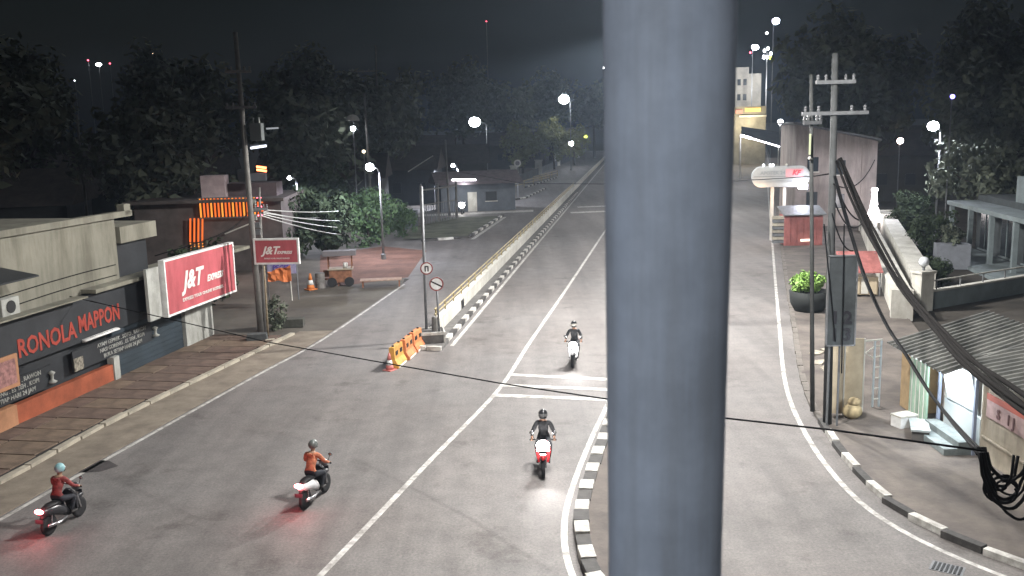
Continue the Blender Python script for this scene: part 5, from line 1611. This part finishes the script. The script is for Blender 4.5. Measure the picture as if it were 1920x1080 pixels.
def rider(label, bike, jacket, trousers, helmet, visor, bag=None):
    t = thing('person', label, 'person', bike.location.copy(), bike.rotation_euler[2], 'motorcycle riders')
    t.rotation_euler = bike.rotation_euler
    V, E_, Rr = [], [], []
    def v(p, r):
        V.append(p); Rr.append(r if hasattr(r, '__len__') else (r, r)); return len(V) - 1
    def e(a, c): E_.append((a, c))
    pel = v((0, -.22, .90), (.16, .13))
    waist = v((0, -.18, 1.06), (.145, .11))
    chest = v((0, -.08, 1.27), (.175, .12))
    upc = v((0, -.03, 1.40), (.12, .09))
    neck = v((0, .0, 1.49), .055)
    h0 = v((0, .03, 1.57), (.075, .085))
    h1 = v((0, .05, 1.67), (.085, .095))
    h2 = v((0, .04, 1.75), (.06, .07))
    for a, c in ((pel, waist), (waist, chest), (chest, upc), (upc, neck), (neck, h0), (h0, h1), (h1, h2)):
        e(a, c)
    for s_ in (-1, 1):
        sh1 = v((s_ * .19, -.04, 1.40), .075)
        el = v((s_ * .31, .10, 1.17), .055)
        wr = v((s_ * .32, .30, 1.07), .038)
        pm = v((s_ * .32, .365, 1.055), (.042, .026))
        e(upc, sh1); e(sh1, el); e(el, wr); e(wr, pm)
        hip = v((s_ * .11, -.18, .86), .105)
        kn = v((s_ * .19, .24, .80), .075)
        sn = v((s_ * .17, .20, .56), .058)
        an = v((s_ * .15, .16, .40), .042)
        hl_ = v((s_ * .15, .12, .35), .045)
        to = v((s_ * .17, .36, .345), .035)
        e(pel, hip); e(hip, kn); e(kn, sn); e(sn, an); e(an, hl_); e(hl_, to)
    me = bpy.data.meshes.new('b')
    me.from_pydata(V, E_, [])
    ob = bpy.data.objects.new('b', me)
    COL.objects.link(ob)
    md = ob.modifiers.new('s', 'SKIN')
    sv = me.skin_vertices[0].data
    for i, r_ in enumerate(Rr):
        sv[i].radius = r_
        sv[i].use_root = (i == 0)
    ob.modifiers.new('d', 'SUBSURF').levels = 2
    dg = bpy.context.evaluated_depsgraph_get()
    bmx = bmesh.new()
    tmp = bpy.data.meshes.new_from_object(ob.evaluated_get(dg))
    bmx.from_mesh(tmp)
    bpy.data.objects.remove(ob)
    # fingers closed on the grips
    fb_ = B(); fb_.bm.free(); fb_.bm = bmx; fb_.mi = 0
    for s_ in (-1, 1):
        for k in range(4):
            x = s_ * (.345 - k * .019)
            l = (.052, .06, .058, .046)[k]
            fb_.tube([(x, .37, 1.055), (x, .37 + l * .7, 1.05), (x, .365 + l * .85, 1.02), (x, .36 + l * .3, 1.003)], [.0095, .0092, .0088, .008], 6)
        fb_.tube([(s_ * .285, .34, 1.045), (s_ * .268, .37, 1.03), (s_ * .272, .39, 1.008)], [.011, .010, .009], 6)
    me2 = bpy.data.meshes.new('body')
    bmx.to_mesh(me2)
    bmx.free()
    for mm in (jacket, trousers, M_SKIN, M_SHOE):
        me2.materials.append(mm)
    for p in me2.polygons:
        c = p.center
        p.use_smooth = True
        if abs(c.x) > .24 and c.y > .285 and c.z < 1.12 and c.z > .95: p.material_index = 2
        elif c.z > 1.47: p.material_index = 2
        elif c.z < .43: p.material_index = 3
        elif c.z < .97: p.material_index = 1
        else: p.material_index = 0
    bo = bpy.data.objects.new('body', me2)
    COL.objects.link(bo)
    bo.parent = t
    hm = B().ball((0, .04, 1.675), (.132, .15, .145), 18, 10, cut=(0, .72)).build('helmet', helmet, t, smooth=True)
    B().ball((0, .055, 1.665), (.136, .152, .10), 18, 8, cut=(.30, .62)).build('visor', visor, hm, smooth=True)
    bm_ = bpy.data.meshes  # keep only the front half of the visor
    vo = hm.children[0]
    bmv = bmesh.new(); bmv.from_mesh(vo.data)
    bmesh.ops.delete(bmv, geom=[q for q in bmv.verts if q.co.y < .06], context='VERTS')
    bmv.to_mesh(vo.data); bmv.free()
    B().ball((0, .10, 1.60), (.115, .08, .05), 12, 6).build('chin_strap', M_BLACK, hm, smooth=True)
    fcm = B()
    fcm.tube([(0, .145, 1.665), (0, .165, 1.64), (0, .148, 1.625)], [.008, .014, .010], 6)
    fcm.build('nose', M_SKIN, t, smooth=True)
    for s_ in (-1, 1):
        B().ball((s_ * .032, .138, 1.672), (.012, .008, .008), 8, 5).build('eye', M_DARKTXT, t)
    B().box((0, .137, 1.605), (.045, .012, .01)).build('mouth', mat('lips', (.22, .08, .07), .6), t)
    if bag is not None:
        B().box((0, -.36, 1.20), (.32, .18, .42)).build('backpack', bag, t, bevel=.05)
    B().box((0, -.10, 1.42), (.20, .16, .06)).build('collar', jacket, t, bevel=.02)
    return t
M_SKIN = mat('skin', (.26, .15, .10), .6)
M_SHOE = mat('shoe', (.03, .028, .027), .7)
J_BLACK = mat('black_jacket', (.026, .026, .028), .8, var=.5, scale=9, bump=1.0, bscale=14)
J_RED = mat('red_jacket', (.20, .045, .042), .8, var=.5, scale=9, bump=1.0, bscale=14)
J_ORANGE = mat('orange_jacket', (.42, .15, .08), .8, var=.45, scale=9, bump=1.0, bscale=14)
T_DARK = mat('dark_trousers', (.025, .027, .033), .85)
H_WHITE = mat('white_helmet', (.6, .6, .58), .3)
H_BLACK = mat('black_helmet', (.02, .02, .022), .3)
H_TEAL = mat('teal_helmet', (.20, .36, .38), .3)
P_WHITE = mat('paint_white', (.65, .65, .66), .3)
P_RED = mat('paint_red', (.40, .025, .03), .3)
P_BLACK = mat('paint_black', (.025, .025, .028), .3)
def fit(b_, r_, k):
    b_.scale = (k, k, k)
    r_.scale = (k, k, k)
def heading(dx, dy):
    return math.atan2(dy, dx) - R(90)
gA = G(1077, 682)
mA = motorcycle('white scooter with glaring headlight coming toward the camera on the main road', (gA.x, gA.y, 0), heading(-.16, -1), P_WHITE, P_WHITE, True)
rA = rider('rider in dark jacket and white-fronted helmet on the oncoming white scooter', mA, J_BLACK, T_DARK, H_BLACK, mat('visor_pale', (.55, .53, .48), .3))
fit(mA, rA, 0.93)
gB = G(1020, 880)
mB = motorcycle('red motorcycle with glaring headlight coming toward the camera near the island kerb', (gB.x, gB.y, 0), heading(-.06, -1), P_RED, P_RED, True, big=1.45)
rB = rider('rider all in black with black helmet on the oncoming red motorcycle', mB, J_BLACK, T_DARK, H_BLACK, mat('visor_dark', (.10, .10, .10), .2))
fit(mB, rB, 0.92)
gC = G(592, 938)
mC = motorcycle('motorcycle with red tail light riding away in the middle of the left carriageway', (gC.x, gC.y, 0), heading(.27, 1), P_WHITE, P_BLACK, False)
rC = rider('rider in orange jacket seen from behind on the middle left carriageway', mC, J_ORANGE, T_DARK, mat('grey_helmet', (.10, .11, .105), .3), H_BLACK)
fit(mC, rC, 0.86)
gD = G(122, 985)
mD = motorcycle('motorcycle with bright red tail light riding away beside the left edge line', (gD.x, gD.y, 0), heading(.21, 1), P_BLACK, P_BLACK, False)
rD = rider('rider in red jacket and teal helmet seen from behind beside the left edge line', mD, J_RED, T_DARK, H_TEAL, H_WHITE)
fit(mD, rD, 0.84)
gE = G(868, 401)
mE = motorcycle('parked motorcycle with blazing headlight at the side street by the gate house', (gE.x, gE.y, 0), heading(-.1, -1), P_BLACK, P_BLACK, True)
mE['group'] = 'motorcycles'
# headlamp of the parked one enlarged to carry its glare
for ch in mE.children:
    if ch.name.startswith('headlight'):
        ch.scale = (2.2, 1.2, 2.2)
        ch.location = (0, .0, -1.05)

# ------------------------------------------------------------------ damp night air, added to lift the darks and spread lamp glow
hz = B().box((0, 230, 22), (700, 560, 48)).build('haze', [])
hm_ = bpy.data.materials.new('haze')
hm_.use_nodes = True
t_ = hm_.node_tree
t_.nodes.clear()
ho = t_.nodes.new('ShaderNodeOutputMaterial')
pv = t_.nodes.new('ShaderNodeVolumePrincipled')
pv.inputs['Color'].default_value = (.62, .78, 1, 1)
pv.inputs['Density'].default_value = 0.00036
pv.inputs['Anisotropy'].default_value = 0.4
t_.links.new(pv.outputs[0], ho.inputs['Volume'])
hz.data.materials.append(hm_)
hz['kind'] = 'stuff'
